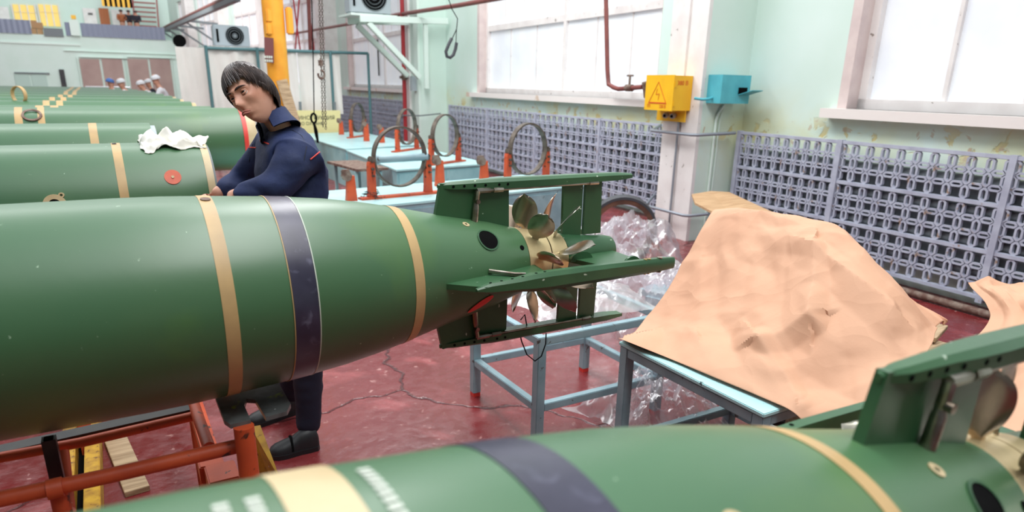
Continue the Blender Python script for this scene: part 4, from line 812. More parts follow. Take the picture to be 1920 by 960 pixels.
# small rusty table beside cabinet
TBs = thing('small_table', (2.7, 8.9, 0), 'small table with a dark rusty top left of the middle cabinet', 'table')
mb = MB(); mb.box((2.78, 8.7, .585), (.42, 1.0, .03), .08); obj('tabletop', mb, M['rust'], TBs)
for (x_, y_) in ((2.62, 8.25), (2.62, 9.1), (2.93, 8.25), (2.95, 9.15)): mb = MB(); mb.box((x_, y_, .285), (.035, .035, .57)); obj('leg', mb, M['blue'], TBs)
mb = MB(); mb.rev([(0, 0), (0, .1), (.24, .1), (.24, .09), (.02, .09)], 24, (3.0, 7.7, 0), (0, 0, 1), (1, 0, 0)); obj('tin_can', mb, M['rust'], smooth=40, label='rusty tin standing on the floor by the middle cabinet', cat='tin')
# ring stands: mesh built once, local frame: ring plane X-Z, origin at base middle
def ring_stand(loc, ang, label, rr=.265, tilt=0, ph=.30, long_=True):
    t = thing('ring_stand', loc, label, 'ring stand', 'ring stands on the light blue tables', rot=(0, 0, ang))
    hz_ = .36
    mb = MB(); mb.rev([(-.03, rr-.008), (-.03, rr+.008), (.03, rr+.008), (.03, rr-.008)], 48, (0, 0, hz_), (sin(tilt), cos(tilt), 0), closed=True); rg = obj('clamp_ring', mb, M['iron'], t, 40, local=True)
    for s_ in (-1, 1):
        x = s_*(rr+.03)
        pl = [(x-.042, 0), (x+.042, 0), (x+.034, ph*.3), (x+.030, ph+.0), (x+.024, ph+.03), (x-.024, ph+.03), (x-.030, ph), (x-.034, ph*.3)]
        mb = MB().ext(pl, (0, .0, 0), (1, 0, 0), (0, 0, 1), .05); p_ = obj('post', mb, M['orange'], t, local=True)
        mb = MB().box((x*.985, 0, ph+.05), (.035, .085, .055), bev=.01).tube([(x, -.05, ph-.03), (x, .05, ph-.03)], .013, 8).tube([(x, -.06, ph-.09), (x, .05, ph-.09)], .010, 8); sub('clamp_bolt', mb, M['iron'], p_, 40, local=True)
    mb = MB().box((0, 0, .01), (2*rr+.3, .09, .02)); obj('base_bar', mb, M['orange'], t, local=True)
    return t
RA = ony(763, 290, 6.1)
ring_stand((2.33, 6.02, .6), R(8), 'nearest ring stand, on the long pale blue table, with a tube through it')
ring_stand((ony(990, 275, 6.35)[0], 6.35, .6), R(14), 'ring stand at the right end of the long pale blue table')
ring_stand((3.9, 8.42, .6), R(28), 'ring stand at the front of the middle cabinet')
ring_stand((4.12, 10.3, .6), R(38), 'ring stand at the back of the middle cabinet')
ring_stand((4.28, 13.2, .6), R(46), 'farthest ring stand, on the far cabinet')
mb = MB().tube([(2.14, 6.14, .93), (2.62, 6.05, .95)], .035, 16).tube([(2.12, 6.145, .93), (2.17, 6.135, .93)], .048, 16); obj('steel_tube', mb, M['bluegrey'], smooth=40, label='grey steel tube resting across the nearest ring stand', cat='tube')
def small_post(loc, label, h=.22, tilt=0):
    t = thing('support_post', loc, label, 'support post', 'short orange posts on the tables'); x, y, z = loc
    mb = MB(); mb.hexa([V(x-.048, y-.03, z), V(x+.048, y-.03, z), V(x+.048, y+.03, z), V(x-.048, y+.03, z), V(x-.030, y-.02, z+h), V(x+.034, y-.02, z+h), V(x+.034, y+.02, z+h), V(x-.030, y+.02, z+h)]); obj('post', mb, M['orange'], t)
    mb = MB().tube([(x-.035, y-.03, z+h), (x-.03, y+.03, z+h)], .045, 8).box((x-.04, y, z+h+.03), (.07, .05, .05), bev=.008); obj('roller_head', mb, M['rust'], t, 40); return t
small_post((ony(672, 374, 5.75)[0], 5.95, .6), 'short orange post left of the nearest ring stand')
small_post((ony(832, 330, 6.4)[0], 6.5, .6), 'short orange post between the nearest ring stand and the fin', .26)
small_post((ony(916, 325, 6.2)[0], 6.3, .6), 'short orange post with dark roller left of the right ring stand', .26)
small_post((ony(640, 249, 13.9)[0], 13.9, .6), 'short orange post at the far left of the far cabinet', .26)
small_post((ony(694, 258, 12.0)[0], 12.2, .6), 'short orange post in front of the farthest ring stand', .3)
small_post((ony(716, 267, 11.8)[0], 11.8, .6), 'short orange post at the right edge of the far cabinet', .26)
mb = MB(); rs = random.Random(3); c = onz(698, 374, .6)
pts = [c+V(rs.uniform(-.09, .09), rs.uniform(-.09, .09), rs.uniform(.004, .08)) for _ in range(26)]; mb.tube(pts, .003, 5); obj('wire_scrap', mb, M['darkmetal'], smooth=50, label='tangle of thin wire on the long pale blue table', cat='wire')
# big rubber tyre-like ring leaning, plastic
c = ony(1168, 412, 5.0); rr = .30; axd = V(.55, .83, .12)
RG = thing('rubber_ring', (c[0], c[1], 0), 'large brown ring with a rubber rim standing on the floor behind the tail', 'ring')
cz = rr+.025
mb = MB(); mb.rev([(-.05, rr-.045), (-.05, rr), (.05, rr), (.05, rr-.045)], 48, (c[0], c[1], cz), axd, closed=True); obj('inner_ring', mb, M['rustring'], RG, 40)
mb = MB(); mb.rev([(-.055, rr), (-.055, rr+.025), (.055, rr+.025), (.055, rr)], 48, (c[0], c[1], cz), axd, closed=True); obj('rubber_rim', mb, M['rubber'], RG, 40)
q = onz(1222, 492, 0); mb = MB(); mb.hexa([q+V(-.09, -.08, 0), q+V(.09, -.08, 0), q+V(.09, .08, 0), q+V(-.09, .08, 0), q+V(-.06, -.05, .24), q+V(.06, -.05, .24), q+V(.06, .05, .24), q+V(-.06, .05, .24)]); obj('support_block', mb, M['orange'], label='squat orange block standing on the floor beside the brown ring', cat='block')
mb = MB().tube([onz(1236, 466, .2), onz(1300, 518, .02)], .014, 10); obj('wooden_stick', mb, M['wood'], smooth=50, label='thin wooden stick leaning behind the orange block', cat='stick')
mb = MB(); mb.box(onz(1255, 545, .12), (.4, .3, .05), .3); mb.box(onz(1262, 560, .06), (.5, .2, .1), .3); obj('floor_step', mb, M['bluegrey'], label='low grey blue step on the floor between the plastic and the paper', cat='step')
# ------------------------------------------------------------------ plywood board & covered things
pts = [onz(x, y, z) for x, y, z in ((1297, 364, .66), (1333, 358, .66), (1367, 360, .66), (1480, 412, .66), (1560, 450, .62), (1400, 440, .62), (1345, 402, .66), (1303, 380, .66))]
mb = MB(); n_ = len(pts); mb.add(pts+[p-V(0, 0, .018) for p in pts], [tuple(range(n_)), tuple(range(n_, 2*n_))[::-1]]+[(i, n_+i, n_+(i+1) % n_, (i+1) % n_) for i in range(n_)]); PW = obj('plywood_board', mb, M['plywood'], label='brown plywood board lying behind the brown paper', cat='board')
def grid_sheet(ctrl, nu, nv, disp, mat_, label, cat, name, thick=.001, smooth=60):
    # ctrl rows of 3D points; Catmull-Rom in both directions
    C = np.array(ctrl, float); m, n, _ = C.shape
    def cr(P, t):
        k = len(P); x = t*(k-1); i = min(int(x), k-2); f_ = x-i; p0 = P[max(i-1, 0)]; p1 = P[i]; p2 = P[i+1]; p3 = P[min(i+2, k-1)]
        return .5*((2*p1)+(-p0+p2)*f_+(2*p0-5*p1+4*p2-p3)*f_**2+(-p0+3*p1-3*p2+p3)*f_**3)
    G = []
    for j in range(nv+1):
        v = j/nv; rowc = [cr(C[:, k], v) for k in range(n)]
        G.append([cr(rowc, i/nu) for i in range(nu+1)])
    G = np.array(G); du = np.gradient(G, axis=1); dv = np.gradient(G, axis=0); N_ = np.cross(du, dv); N_ /= np.linalg.norm(N_, axis=2, keepdims=True)+1e-9
    for j in range(nv+1):
        for i in range(nu+1): G[j, i] += N_[j, i]*disp(i/nu, j/nv)
    for j in range(nv+1):
        for i in range(nu+1):
            if 1.70 < G[j, i][0] < 2.52 and 1.26 < G[j, i][1] < 2.10: G[j, i][2] = max(G[j, i][2], .606)
    mb = MB(); mb.grid([list(r_) for r_ in G]); o = obj(name, mb, mat_, smooth=smooth, label=label, cat=cat)
    if thick: md = o.modifiers.new('thickness', 'SOLIDIFY'); md.thickness = thick; md.offset = 0
    return o
def creases(seed, n, amp, L_=.35):
    r_ = random.Random(seed); S = []
    for _ in range(n):
        a = r_.uniform(0, pi); S.append((r_.random(), r_.random(), cos(a), sin(a), r_.uniform(.4, 1)*r_.choice((-1, 1)), r_.uniform(.5, 1)*L_))
    def d(u, v):
        t = 0
        for cx_, cy_, ca, sa, w_, l_ in S:
            x = u-cx_; y = v-cy_; a = x*ca+y*sa; b = -x*sa+y*ca; e_ = max(0, 1-(b/l_)**2)*max(0, 1-abs(a)/(l_*.55)); t += w_*e_
        return t*amp
    return d
# kraft paper over the bench; rows front -> ridge -> back
Z0 = .614
rows = [[onz(1160, 634, Z0+.03), onz(1245, 668, Z0), onz(1340, 708, Z0), onz(1440, 750, Z0), onz(1486, 772, Z0+.002), onz(1535, 812, .57), onz(1640, 840, .55)],
        [onx(1196, 606, 2.0), onx(1280, 625, 1.98), onx(1375, 650, 1.95), onx(1465, 690, 1.93), onx(1540, 725, 1.92), onx(1610, 755, 1.92), onx(1690, 770, 1.95)],
        [onx(1240, 560, 2.15), onx(1310, 560, 2.12), onx(1400, 570, 2.1), onx(1490, 600, 2.08), onx(1575, 635, 2.06), onx(1655, 680, 2.08), onx(1720, 700, 2.1)],
        [onx(1283, 490, 2.3), onx(1345, 475, 2.28), onx(1425, 485, 2.26), onx(1510, 510, 2.22), onx(1600, 550, 2.2), onx(1680, 600, 2.22), onx(1745, 645, 2.25)],
        [onx(1318, 425, 2.42), onx(1372, 415, 2.4), onx(1452, 425, 2.38), onx(1530, 445, 2.35), onx(1595, 480, 2.34), onx(1675, 545, 2.34), onx(1760, 612, 2.4)],
        [onx(1345, 393, 2.55), onx(1388, 396, 2.52), onx(1462, 405, 2.5), onx(1548, 422, 2.48), onx(1600, 452, 2.47), onx(1680, 524, 2.46), onx(1765, 604, 2.48)]]
last = rows[-1]; rows.append([p+V(.25, .03, -.25)*f_ for p, f_ in zip(last, (.6, 1, 1, 1, .7, .3, .03))])
cr1 = creases(11, 26, .030, .34); cr2_ = creases(5, 80, .010, .13)
def pd(u, v):
    e_ = min(1, 7*v)
    # the standing fold in the middle
    def seg(ax, ay, bx, by, w_):
        dx, dy = bx-ax, by-ay; t = max(0, min(1, ((u-ax)*dx+(v-ay)*dy)/(dx*dx+dy*dy))); q = ((u-ax)*dy-(v-ay)*dx)/hypot(dx, dy); dd = hypot(u-ax-t*dx, v-ay-t*dy); return max(0, 1-dd/(w_*(2.2 if q > 0 else .95)))
    return (cr1(u, v)+cr2_(u, v)+.030*seg(.52, .60, .56, .36, .05)+.028*seg(.56, .36, .42, .22, .05)+.026*seg(.42, .22, .60, .09, .05)+.022*seg(.52, .60, .8, .52, .05)+.018*seg(.25, .75, .5, .85, .05)+.016*seg(.12, .45, .22, .2, .06))*e_
grid_sheet(rows, 150, 130, pd, M['paper'], 'large creased sheet of brown kraft paper draped over the light blue bench', 'paper', 'kraft_paper', smooth=28)
rows = [[onx(1822, 540, 3.0), onx(1870, 536, 3.0), onx(1960, 545, 3.0)], [onx(1850, 572, 2.9), onx(1900, 560, 2.9), onx(1990, 570, 2.9)], [onx(1850, 610, 2.8), onx(1920, 610, 2.8), onx(2010, 620, 2.8)], [onx(1770, 700, 2.5), onx(1880, 700, 2.45), onx(2030, 710, 2.4)], [onx(1720, 800, 2.2), onx(1860, 800, 2.15), onx(2050, 820, 2.1)], [onx(1700, 900, 1.95), onx(1860, 910, 1.9), onx(2050, 920, 1.9)]]
rows = [[p+V(.1, .02, .02) for p in rows[0]]]+rows
rows[0] = [onx(1815, 530, 3.02), onx(1868, 527, 3.05), onx(1960, 533, 3.05)]
cr3 = creases(21, 20, .03, .5)
grid_sheet(rows, 60, 90, lambda u, v: cr3(u, v), M['paper'], 'second sheet of brown paper at the right edge behind the nearest fin', 'paper', 'kraft_paper', smooth=28)
# things under the papers
mb = MB(); mb.box((2.36, 1.75, .68), (.12, .4, .15), .1, bev=.02);  obj('covered_block', mb, M['darkmetal'], smooth=40, label='dark machine block hidden under the brown paper, on the bench', cat='machine part')
mb = MB(); mb.box((2.75, 1.0, .3), (.5, 1.5, .6), .05); obj('covered_crate', mb, M['wood'], label='wooden crate standing behind the bench under the second brown paper', cat='crate')
mb = MB(); mb.beam((3.2, 2.6, .32), (3.75, 3.2, .32), .3, .64); obj('trestle', mb, M['bluegrey'], label='grey blue trestle under the plywood board', cat='trestle') if False else None
tr_ = pts[0]; mb = MB(); c_ = sum(pts[i] for i in range(8))/8; mb.box((c_[0], c_[1], .31), (.3, .3, .60)); obj('trestle_box', mb, M['bluegrey'], label='grey blue box carrying the plywood board behind the brown paper', cat='box')
mb = MB(); q = onz(1505, 790, .1); mb.box((q[0], q[1], q[2]), (.3, .25, .1), .4, bev=.01); obj('tool_tray', mb, M['darkmetal'], smooth=40, label='dark tray on the floor below the right end of the light blue bench', cat='tray')
mb = MB(); q = onz(1745, 622, .62); mb.beam(q+V(-.1, -.05, 0), q+V(.12, .02, 0), .05, .02); obj('wood_slat', mb, M['wood'], label='short pale wood slat beyond the right corner of the brown paper', cat='slat')
# ------------------------------------------------------------------ plastic sheets
def crumple(center, size, h, seed, label, nu=70, name='plastic_sheet', lean=(0, 0), sharp=1.0, parent=None, fn=None):
    cx_, cy_, cz_ = center; G = []; rnd = Vector((seed*3.1, seed*1.7, seed))
    for j in range(nu+1):
        row = []
        for i in range(nu+1):
            u, v = i/nu*2-1, j/nu*2-1; r_ = min(1, hypot(u, v)/1.15); env = max(0, 1-r_**2.2)
            p = Vector((u*2.2, v*2.2, 0))+rnd; n1 = .3+mnoise.noise(p)*.6; n2 = 1-2*abs(mnoise.noise(p*2.0)); n3 = 1-2*abs(mnoise.noise(p*4.2)); n4 = mnoise.noise(p*9)
            z = h*env*(.55+.6*n1)+env*h*.20*n2+h*.10*n3*sharp*env+h*.02*n4*sharp*env+.004
            x = cx_+size[0]/2*u*(1+.18*mnoise.noise(p*1.3+Vector((9, 0, 0))))+lean[0]*z; y = cy_+size[1]/2*v*(1+.18*mnoise.noise(p*1.3+Vector((0, 9, 0))))+lean[1]*z
            row.append((x, y, cz_+max(z, .003)))
        G.append(row)
    mb = MB(); mb.grid(G); return obj(name, mb, M['plastic'], smooth=35, label=label, cat='plastic sheet', group='clear plastic sheets')
c = onz(1170, 620, 0); crumple((c[0]+.15, c[1]+.05, 0), (1.1, 1.1), .52, 3, 'large heap of crumpled clear plastic on the floor behind the tail', 90)
c = onz(1165, 520, 0); crumple((c[0], c[1], 0), (1.2, .9), .55, 8, 'crumpled clear plastic heap on the floor beside the brown ring', 80)
c = onz(1225, 790, 0); crumple((c[0], c[1]-.02, 0), (.62, .7), .26, 5, 'crumpled clear plastic on the floor under the light blue bench', 80)
c = onz(1000, 590, .56); crumple((1.98, 2.72, .555), (.7, .6), .10, 12, 'clear plastic spread over the light blue steel frame', 60)
# hanging black wire below tail
mb = MB(); mb.tube([ony(x, y, 1.875) for x, y in ((975, 620), (972, 612), (978, 640), (988, 665), (1003, 677), (1015, 668), (1023, 645), (1024, 625))], .0022, 6); mb.tube([ony(x, y, 1.875) for x, y in ((976, 600), (984, 590), (988, 612))], .0022, 6); obj('wire_loop', mb, M['black'], smooth=50, label='thin black wire loop hanging below the tail of the middle torpedo', cat='wire')
# ------------------------------------------------------------------ white rag on torpedo two
def rag():
    nu = 60; G = []; sdv = Vector((4.2, 1.1, 7.7))
    for j in range(nu+1):
        row = []
        for i in range(nu+1):
            u, v = i/nu*2-1, j/nu*2-1; p = Vector((u*1.6, v*1.6, .3))+sdv
            env = max(0, 1-(u*u+v*v)*.55); x = .265+.13*u*(1+.3*mnoise.noise(p*1.5)); y = 3.48+.10*v*(1+.3*mnoise.noise(p*1.7+Vector((3, 3, 3))))
            z = .012+.05*env*(.45+1.6*abs(mnoise.noise(p*1.1)))+.018*abs(mnoise.noise(p*2.6))+.004*mnoise.noise(p*7)
            if u < -.2: z += .035*max(0, 1-abs(u+.55)/.25)*max(0, 1-abs(v-.1)/.45)
            base = 1.06+sqrt(max(.2665**2-(y-3.5)**2, .001)); row.append((x-.03*z, y, base+max(.004, z-.02)))
        G.append(row)
    mb = MB(); mb.grid(G); o = obj('white_rag', mb, M['rag'], smooth=50, label='crumpled white rag lying on the end of the second torpedo', cat='rag'); md = o.modifiers.new('thickness', 'SOLIDIFY'); md.thickness = .003
rag()
# ------------------------------------------------------------------ people
def skin_mesh(nodes, edges, levels=2):
    # nodes: name -> (pos, radius)
    nm = list(nodes); me = bpy.data.meshes.new('sk'); me.from_pydata([tuple(map(float, nodes[k][0])) for k in nm], [(nm.index(a), nm.index(b)) for a, b in edges], [])
    o = bpy.data.objects.new('sk', me); COL.objects.link(o); o.modifiers.new('s', 'SKIN')
    for i, k in enumerate(nm):
        r_ = nodes[k][1]; sv = me.skin_vertices[0].data[i]; sv.radius = r_ if hasattr(r_, '__len__') else (r_, r_); sv.use_root = (i == 0)
    md = o.modifiers.new('sub', 'SUBSURF'); md.levels = levels; md.render_levels = levels
    dg = bpy.context.evaluated_depsgraph_get(); dg.update(); m2 = bpy.data.meshes.new_from_object(o.evaluated_get(dg)); bpy.data.objects.remove(o); return m2
def me_to_mb(me, mb): mb.add([tuple(v.co) for v in me.vertices], [tuple(p.vertices) for p in me.polygons]); return mb
# man ---------------------------------------------------------------
YM = 2.88
MN = thing('person', (.6, YM, 0), 'dark haired man in a navy work jacket with red piping, looking down over his shoulder', 'person')
def P_(x, y, Y=YM): return ony(x, y, Y)
# head in its own frame: +X right of face? f = forward, u = up, s = side (his left)
Fh = -.30*RT-.38*UP-.87*fw; Fh /= np.linalg.norm(Fh)
Uh = -.36*RT+.93*UP; Uh -= Fh*(Uh@Fh); Uh /= np.linalg.norm(Uh); Sh = np.cross(Uh, Fh)   # Sh: his left side
HC = P_(472, 177, YM-.03); HS = .96
def hp(s_, f_, u_): return HC+(Sh*s_+Fh*f_+Uh*u_)*HS
def gs(x, y, cx_, cy_, sx, sy): return exp(-((x-cx_)/sx)**2-((y-cy_)/sy)**2)
def head_grid(nu=72, nv=54):
    G = []
    for j in range(nv+1):
        th = pi*j/nv; row = []
        for i in range(nu+1):
            ph = 2*pi*i/nu      # 0 = forward
            z = cos(th); rr = sin(th); f_ = rr*cos(ph); s_ = rr*sin(ph)
            X = s_*.074; Fv = f_*.095; Z = z*.118
            # jaw narrowing below
            if z < 0:
                t = min(1, -z); X *= 1-.34*t**1.3; Fv = Fv*(1-.12*t) if f_ > 0 else Fv*(1-.35*t)
                if f_ > 0: Fv += .016*t*max(0, f_+.2)
            # flatten face
            if f_ > 0: Fv *= 1-.06*f_
            if f_ > 0:
                a = X; b = Z
                Fv += .026*gs(a, b, 0, -.030, .0105, .016)+.017*gs(a, b, 0, -.008, .009, .026)            # nose
                Fv += .006*(gs(a, b, .011, -.036, .007, .008)+gs(a, b, -.011, -.036, .007, .008))         # nostril wings
                Fv += .009*(gs(a, b, .028, .022, .02, .009)+gs(a, b, -.028, .022, .02, .009)+gs(a, b, 0, .022, .02, .01))  # brow
                Fv -= .012*(gs(a, b, .030, .004, .015, .010)+gs(a, b, -.030, .004, .015, .010))           # eye sockets
                Fv += .006*(gs(a, b, .042, -.018, .016, .014)+gs(a, b, -.042, -.018, .016, .014))         # cheekbones
                Fv -= .006*(gs(a, b, .036, -.050, .014, .018)+gs(a, b, -.036, -.050, .014, .018))
                Fv += .008*gs(a, b, 0, -.060, .020, .008)+.007*gs(a, b, 0, -.071, .016, .006)-.004*gs(a, b, 0, -.0655, .022, .0028)   # lips
                Fv += .010*gs(a, b, 0, -.096, .02, .014)-.004*gs(a, b, 0, -.081, .02, .006)
                Fv -= .003*(gs(a, b, .022, -.050, .004, .016)+gs(a, b, -.022, -.050, .004, .016))         # folds
            row.append(hp(X, Fv, Z))
        G.append(row)
    return G
HG = head_grid()
body = MB(); body.grid(HG)
nk = {'p': (P_(570, 470, YM), (.13, .11)), 'b': (P_(565, 390), (.11, .10)), 'c': (P_(548, 315), (.11, .10)), 'd': (P_(546, 280), (.05, .05)), 'n': (P_(518, 226, YM-.0), .048), 'n2': (hp(0, -.03, -.065), .046), 'n3': (hp(0, -.015, 0), .05),
      'lh': (P_(575, 520, YM-.08), .09), 'lk': (P_(580, 690, YM-.03), .06), 'la': (P_(578, 800, YM+.0), .032),
      'rh': (P_(560, 520, YM+.1), .09), 'rk': (P_(552, 660, YM+.28), .06), 'ra': (P_(540, 750, YM+.4), .032),
      'ls': (P_(558, 298, YM-.12), .032), 'le': (P_(522, 350, YM-.19), .032), 'lw': (P_(425, 372, YM-.1), .03), 'rs': (P_(512, 280, YM+.13), .032), 're': (P_(455, 340, YM+.25), .045), 'rw': (P_(400, 368, YM+.15), .03)}
ed = [('p', 'b'), ('b', 'c'), ('c', 'd'), ('d', 'n'), ('n', 'n2'), ('n2', 'n3'), ('p', 'lh'), ('lh', 'lk'), ('lk', 'la'), ('p', 'rh'), ('rh', 'rk'), ('rk', 'ra'), ('d', 'ls'), ('ls', 'le'), ('le', 'lw'), ('d', 'rs'), ('rs', 're'), ('re', 'rw')]
me_to_mb(skin_mesh(nk, ed, 2), body)
# hands
def hand(wr, dirv, upv, sgn):
    d = np.array(dirv, float); d /= np.linalg.norm(d); u_ = np.array(upv, float); u_ -= d*(u_@d); u_ /= np.linalg.norm(u_); s_ = np.cross(d, u_)*sgn
    nodes = {'w': (wr, (.026, .018)), 'm': (wr+d*.05, (.036, .016))}; e_ = [('w', 'm')]
    for k, (off, ln) in enumerate(((-.03, .068), (-.01, .078), (.011, .073), (.03, .058))):
        a = wr+d*.085+s_*off; b = a+d*ln*.5-u_*.008; c_ = b+d*ln*.3-u_*.02; g = c_+d*ln*.12-u_*.02
        for n_, q, r_ in (('a', a, .0105), ('b', b, .0095), ('c', c_, .0085), ('g', g, .0075)): nodes[n_+str(k)] = (q, r_)
        e_ += [('m', 'a%d' % k), ('a%d' % k, 'b%d' % k), ('b%d' % k, 'c%d' % k), ('c%d' % k, 'g%d' % k)]
    a = wr+d*.03-s_*.035-u_*.006; b = a+d*.03-s_*.018-u_*.012; c_ = b+d*.028-u_*.01; nodes['t0'] = (a, .013); nodes['t1'] = (b, .0115); nodes['t2'] = (c_, .0095); e_ += [('w', 't0'), ('t0', 't1'), ('t1', 't2')]
    return skin_mesh(nodes, e_, 2)
me_to_mb(hand(nk['lw'][0], (-1, -.1, -.25), (0, 0, 1), 1), body); me_to_mb(hand(nk['rw'][0], (-1, -.1, -.2), (0, 0, 1), -1), body)
# ear
for sg in (1, -1):
    pts_ = [(.006, -.012, .03), (.010, -.022, .034), (.014, -.032, .022), (.014, -.034, .004), (.010, -.026, -.012), (.004, -.014, -.024), (.003, -.008, -.014)]
    body.tube([hp(sg*(.070+p[0]), p[1]+.012, p[2]-.006) for p in pts_], [.005, .006, .006, .006, .006, .006, .004], 8)
    body.rev([(-.01, 0), (-.006, .016), (.003, .017), (.004, 0)], 12, hp(sg*.074, -.006, .002), Sh*sg-Fh*.3)
tmp = bpy.data.objects.new('tmp', mk_mesh('tmp', body, M['skin'])); COL.objects.link(tmp)
rm = tmp.modifiers.new('r', 'REMESH'); rm.mode = 'VOXEL'; rm.voxel_size = .0042; rm.use_smooth_shade = True
sm = tmp.modifiers.new('s', 'SMOOTH'); sm.iterations = 2; sm.factor = .5
dg = bpy.context.evaluated_depsgraph_get(); dg.update(); bme = bpy.data.meshes.new_from_object(tmp.evaluated_get(dg)); bpy.data.objects.remove(tmp)
bme.materials.clear(); bme.materials.append(M['skin']); bme.transform(Matrix.Translation(-Vector(ORG[MN.name])))
for p in bme.polygons: p.use_smooth = True
bo = bpy.data.objects.new('body', bme); COL.objects.link(bo); bo.parent = MN
# eyes, brows, lips
for sg in (1, -1):
    c = hp(sg*.030, .0715, .003); mb = MB(); mb.rev([(-.0125*cos(t), .0125*sin(t)) for t in np.linspace(0, pi, 14)], 20, c, Fh); ey = obj('eye', mb, M['eyewhite'], MN, 60)
    g = -fw*.2+Fh*.9-UP*.25+RT*.1; g /= np.linalg.norm(g); mb = MB(); mb.rev([(.0124, 0), (.0125, .003), (.0112, .0068), (.0098, .0076)], 20, c, g); sub('iris', mb, M['iris'], ey, 60)
    for up_ in (1, -1):
        mb = MB(); pts_ = [hp(sg*(.030+.016*q), .083-.007*q*q-.002*abs(q), .003+up_*(.0066 if up_ > 0 else .0062)*(1-q*q)+(.001)) for q in np.linspace(-1, 1, 9)]; mb.tube(pts_, [.001, .0022, .003, .0034, .0036, .0034, .003, .0022, .001], 8); obj('eyelid', mb, M['skin'], MN, 60)
    mb = MB(); pts_ = [hp(sg*(.012+.04*q), .099-.022*q*q-.002, .020+.007*sin(q*2.4)-.004*q) for q in np.linspace(0, 1, 9)]; mb.tube(pts_, [.002, .0036, .0042, .0042, .004, .0036, .003, .0022, .001], 8); obj('eyebrow', mb, M['brow'], MN, 60)
for k, (zz, w_, rr_) in enumerate(((-.0625, .023, .0042), (-.0695, .019, .0048))):
    mb = MB(); mb.tube([hp(w_*q, .0985-.010*q*q+(.002 if k else 0), zz-.003*q*q+(0 if k else .0015*cos(q*3))) for q in np.linspace(-1, 1, 11)], [rr_*max(.2, sqrt(max(0, 1-q*q))) for q in np.linspace(-1, 1, 11)], 8); obj('lip', mb, M['lip'], MN, 60)
# hair: shell + locks
hb = MB(); rows_ = []
nv_, nu_ = 26, 60
def hairline(ph):   # lowest th (in rad) covered, by direction; ph 0 = face
    a = abs(((ph+pi) % (2*pi))-pi)
    return np.interp(a, [0, .45, .9, 1.25, 1.5, 1.8, 2.3, pi], [.98, 1.04, 1.22, 1.50, 1.72, 1.82, 2.2, 2.35])
for j in range(nv_+1):
    row = []
    for i in range(nu_+1):
        ph = 2*pi*i/nu_; th = hairline(ph)*j/nv_; z = cos(th); rr = sin(th); f_ = rr*cos(ph); s_ = rr*sin(ph)
        th_ = .013+.004*sin(ph*9+j*.3)-(.008 if j == nv_ else 0)
        row.append(hp(s_*(.074+th_), f_*(.095+th_)*(.95), z*(.118+th_)-.002))
    rows_.append(row)
hb.grid(rows_); hair = obj('hair', hb, M['hair'], MN, 60)
lk = MB(); rs = random.Random(5)
for i in range(340):
    ph = rs.uniform(-pi, pi); a = abs(ph); t1 = hairline(ph)+rs.uniform(.0, .16)*(1 if a < 1.0 else .7); t0 = max(.05, t1-rs.uniform(.6, 1.0)); pts_ = []
    sw = rs.uniform(-.10, .16)
    for k in range(7):
        t = k/6; th = t0+(t1-t0)*t; p2 = ph+sw*t*(1.0 if a < 1.2 else .4)+(.25*t if a < .9 else 0); z = cos(th); rr = sin(th); ex_ = .0145+.003*sin(t*3)-.006*t*t+(.008*t*t if a < .9 else 0)
        pts_.append(hp(rr*sin(p2)*(.074+ex_), rr*cos(p2)*(.095+ex_)*.95, z*(.118+ex_)-.002-(.010*t*t if a < .9 else .004*t)))
    lk.tube(pts_, [.0012, .003, .004, .0042, .0036, .0026, .0007], 5)
lko = obj('hair_locks', lk, M['hair'], MN, 60); lko['kind'] = 'stuff'
# jacket
J = {'h': (P_(562, 520, YM), (.17, .14)), 'w': (P_(556, 430, YM), (.165, .14)), 'c': (P_(545, 335), (.185, .15)), 'd': (P_(550, 262), (.155, .15)), 'k': (P_(536, 224, YM), (.08, .085)),
     'ls': (P_(560, 292, YM-.14), .085), 'le': (P_(524, 352, YM-.19), .072), 'lw': (P_(440, 372, YM-.11), .05), 'rs': (P_(508, 275, YM+.14), .08), 're': (P_(458, 340, YM+.24), .065), 'rw': (P_(412, 368, YM+.15), .05)}
je = [('h', 'w'), ('w', 'c'), ('c', 'd'), ('d', 'k'), ('d', 'ls'), ('ls', 'le'), ('le', 'lw'), ('d', 'rs'), ('rs', 're'), ('re', 'rw')]
jm = skin_mesh(J, je, 3); mb = me_to_mb(jm, MB())
for i, v in enumerate(mb.v):
    p = Vector(v)*9; n_ = mnoise.noise(p)*.012+abs(mnoise.noise(Vector((p.x*1.2+p.z, p.y, p.z*2.6-p.x))))*.016; q = Vector(v)-Vector(tuple(P_(540, 330))); q.z = 0; q.normalize() if q.length > 0 else None
    mb.v[i] = tuple(Vector(v)+q*n_)
jk = obj('jacket', mb, M['navy'], MN, 80)
# collar: standing ring around the neck
def collar(lo, hi, r0, mt, name, open_=.5):
    cc = P_(511, 225, YM-.01); ax = -.50*RT+.80*UP-.05*fw; ax /= np.linalg.norm(ax); e1 = Fh-ax*(Fh@ax); e1 /= np.linalg.norm(e1); e2 = np.cross(ax, e1); mb = MB(); n = 44; G = []
    prof = [(lo, r0+.022), (lo+(hi-lo)*.5, r0+.010), (hi, r0+.006), (hi+.002, r0-.001), (lo+(hi-lo)*.5, r0+.002), (lo, r0+.012)]
    for k in range(n+1):
        a = open_+(2*pi-2*open_)*k/n; back = .5-.5*cos(a); G.append([cc+ax*(z_*(.75+.4*back)-.012*(1-back))+(e1*cos(a)+e2*sin(a))*r_ for z_, r_ in prof])
    mb.grid(G); return obj(name, mb, M[mt], MN, 60)
collar(-.055, .020, .064, 'navy', 'collar'); collar(-.045, .030, .055, 'navy_dark', 'shirt_collar', .45)
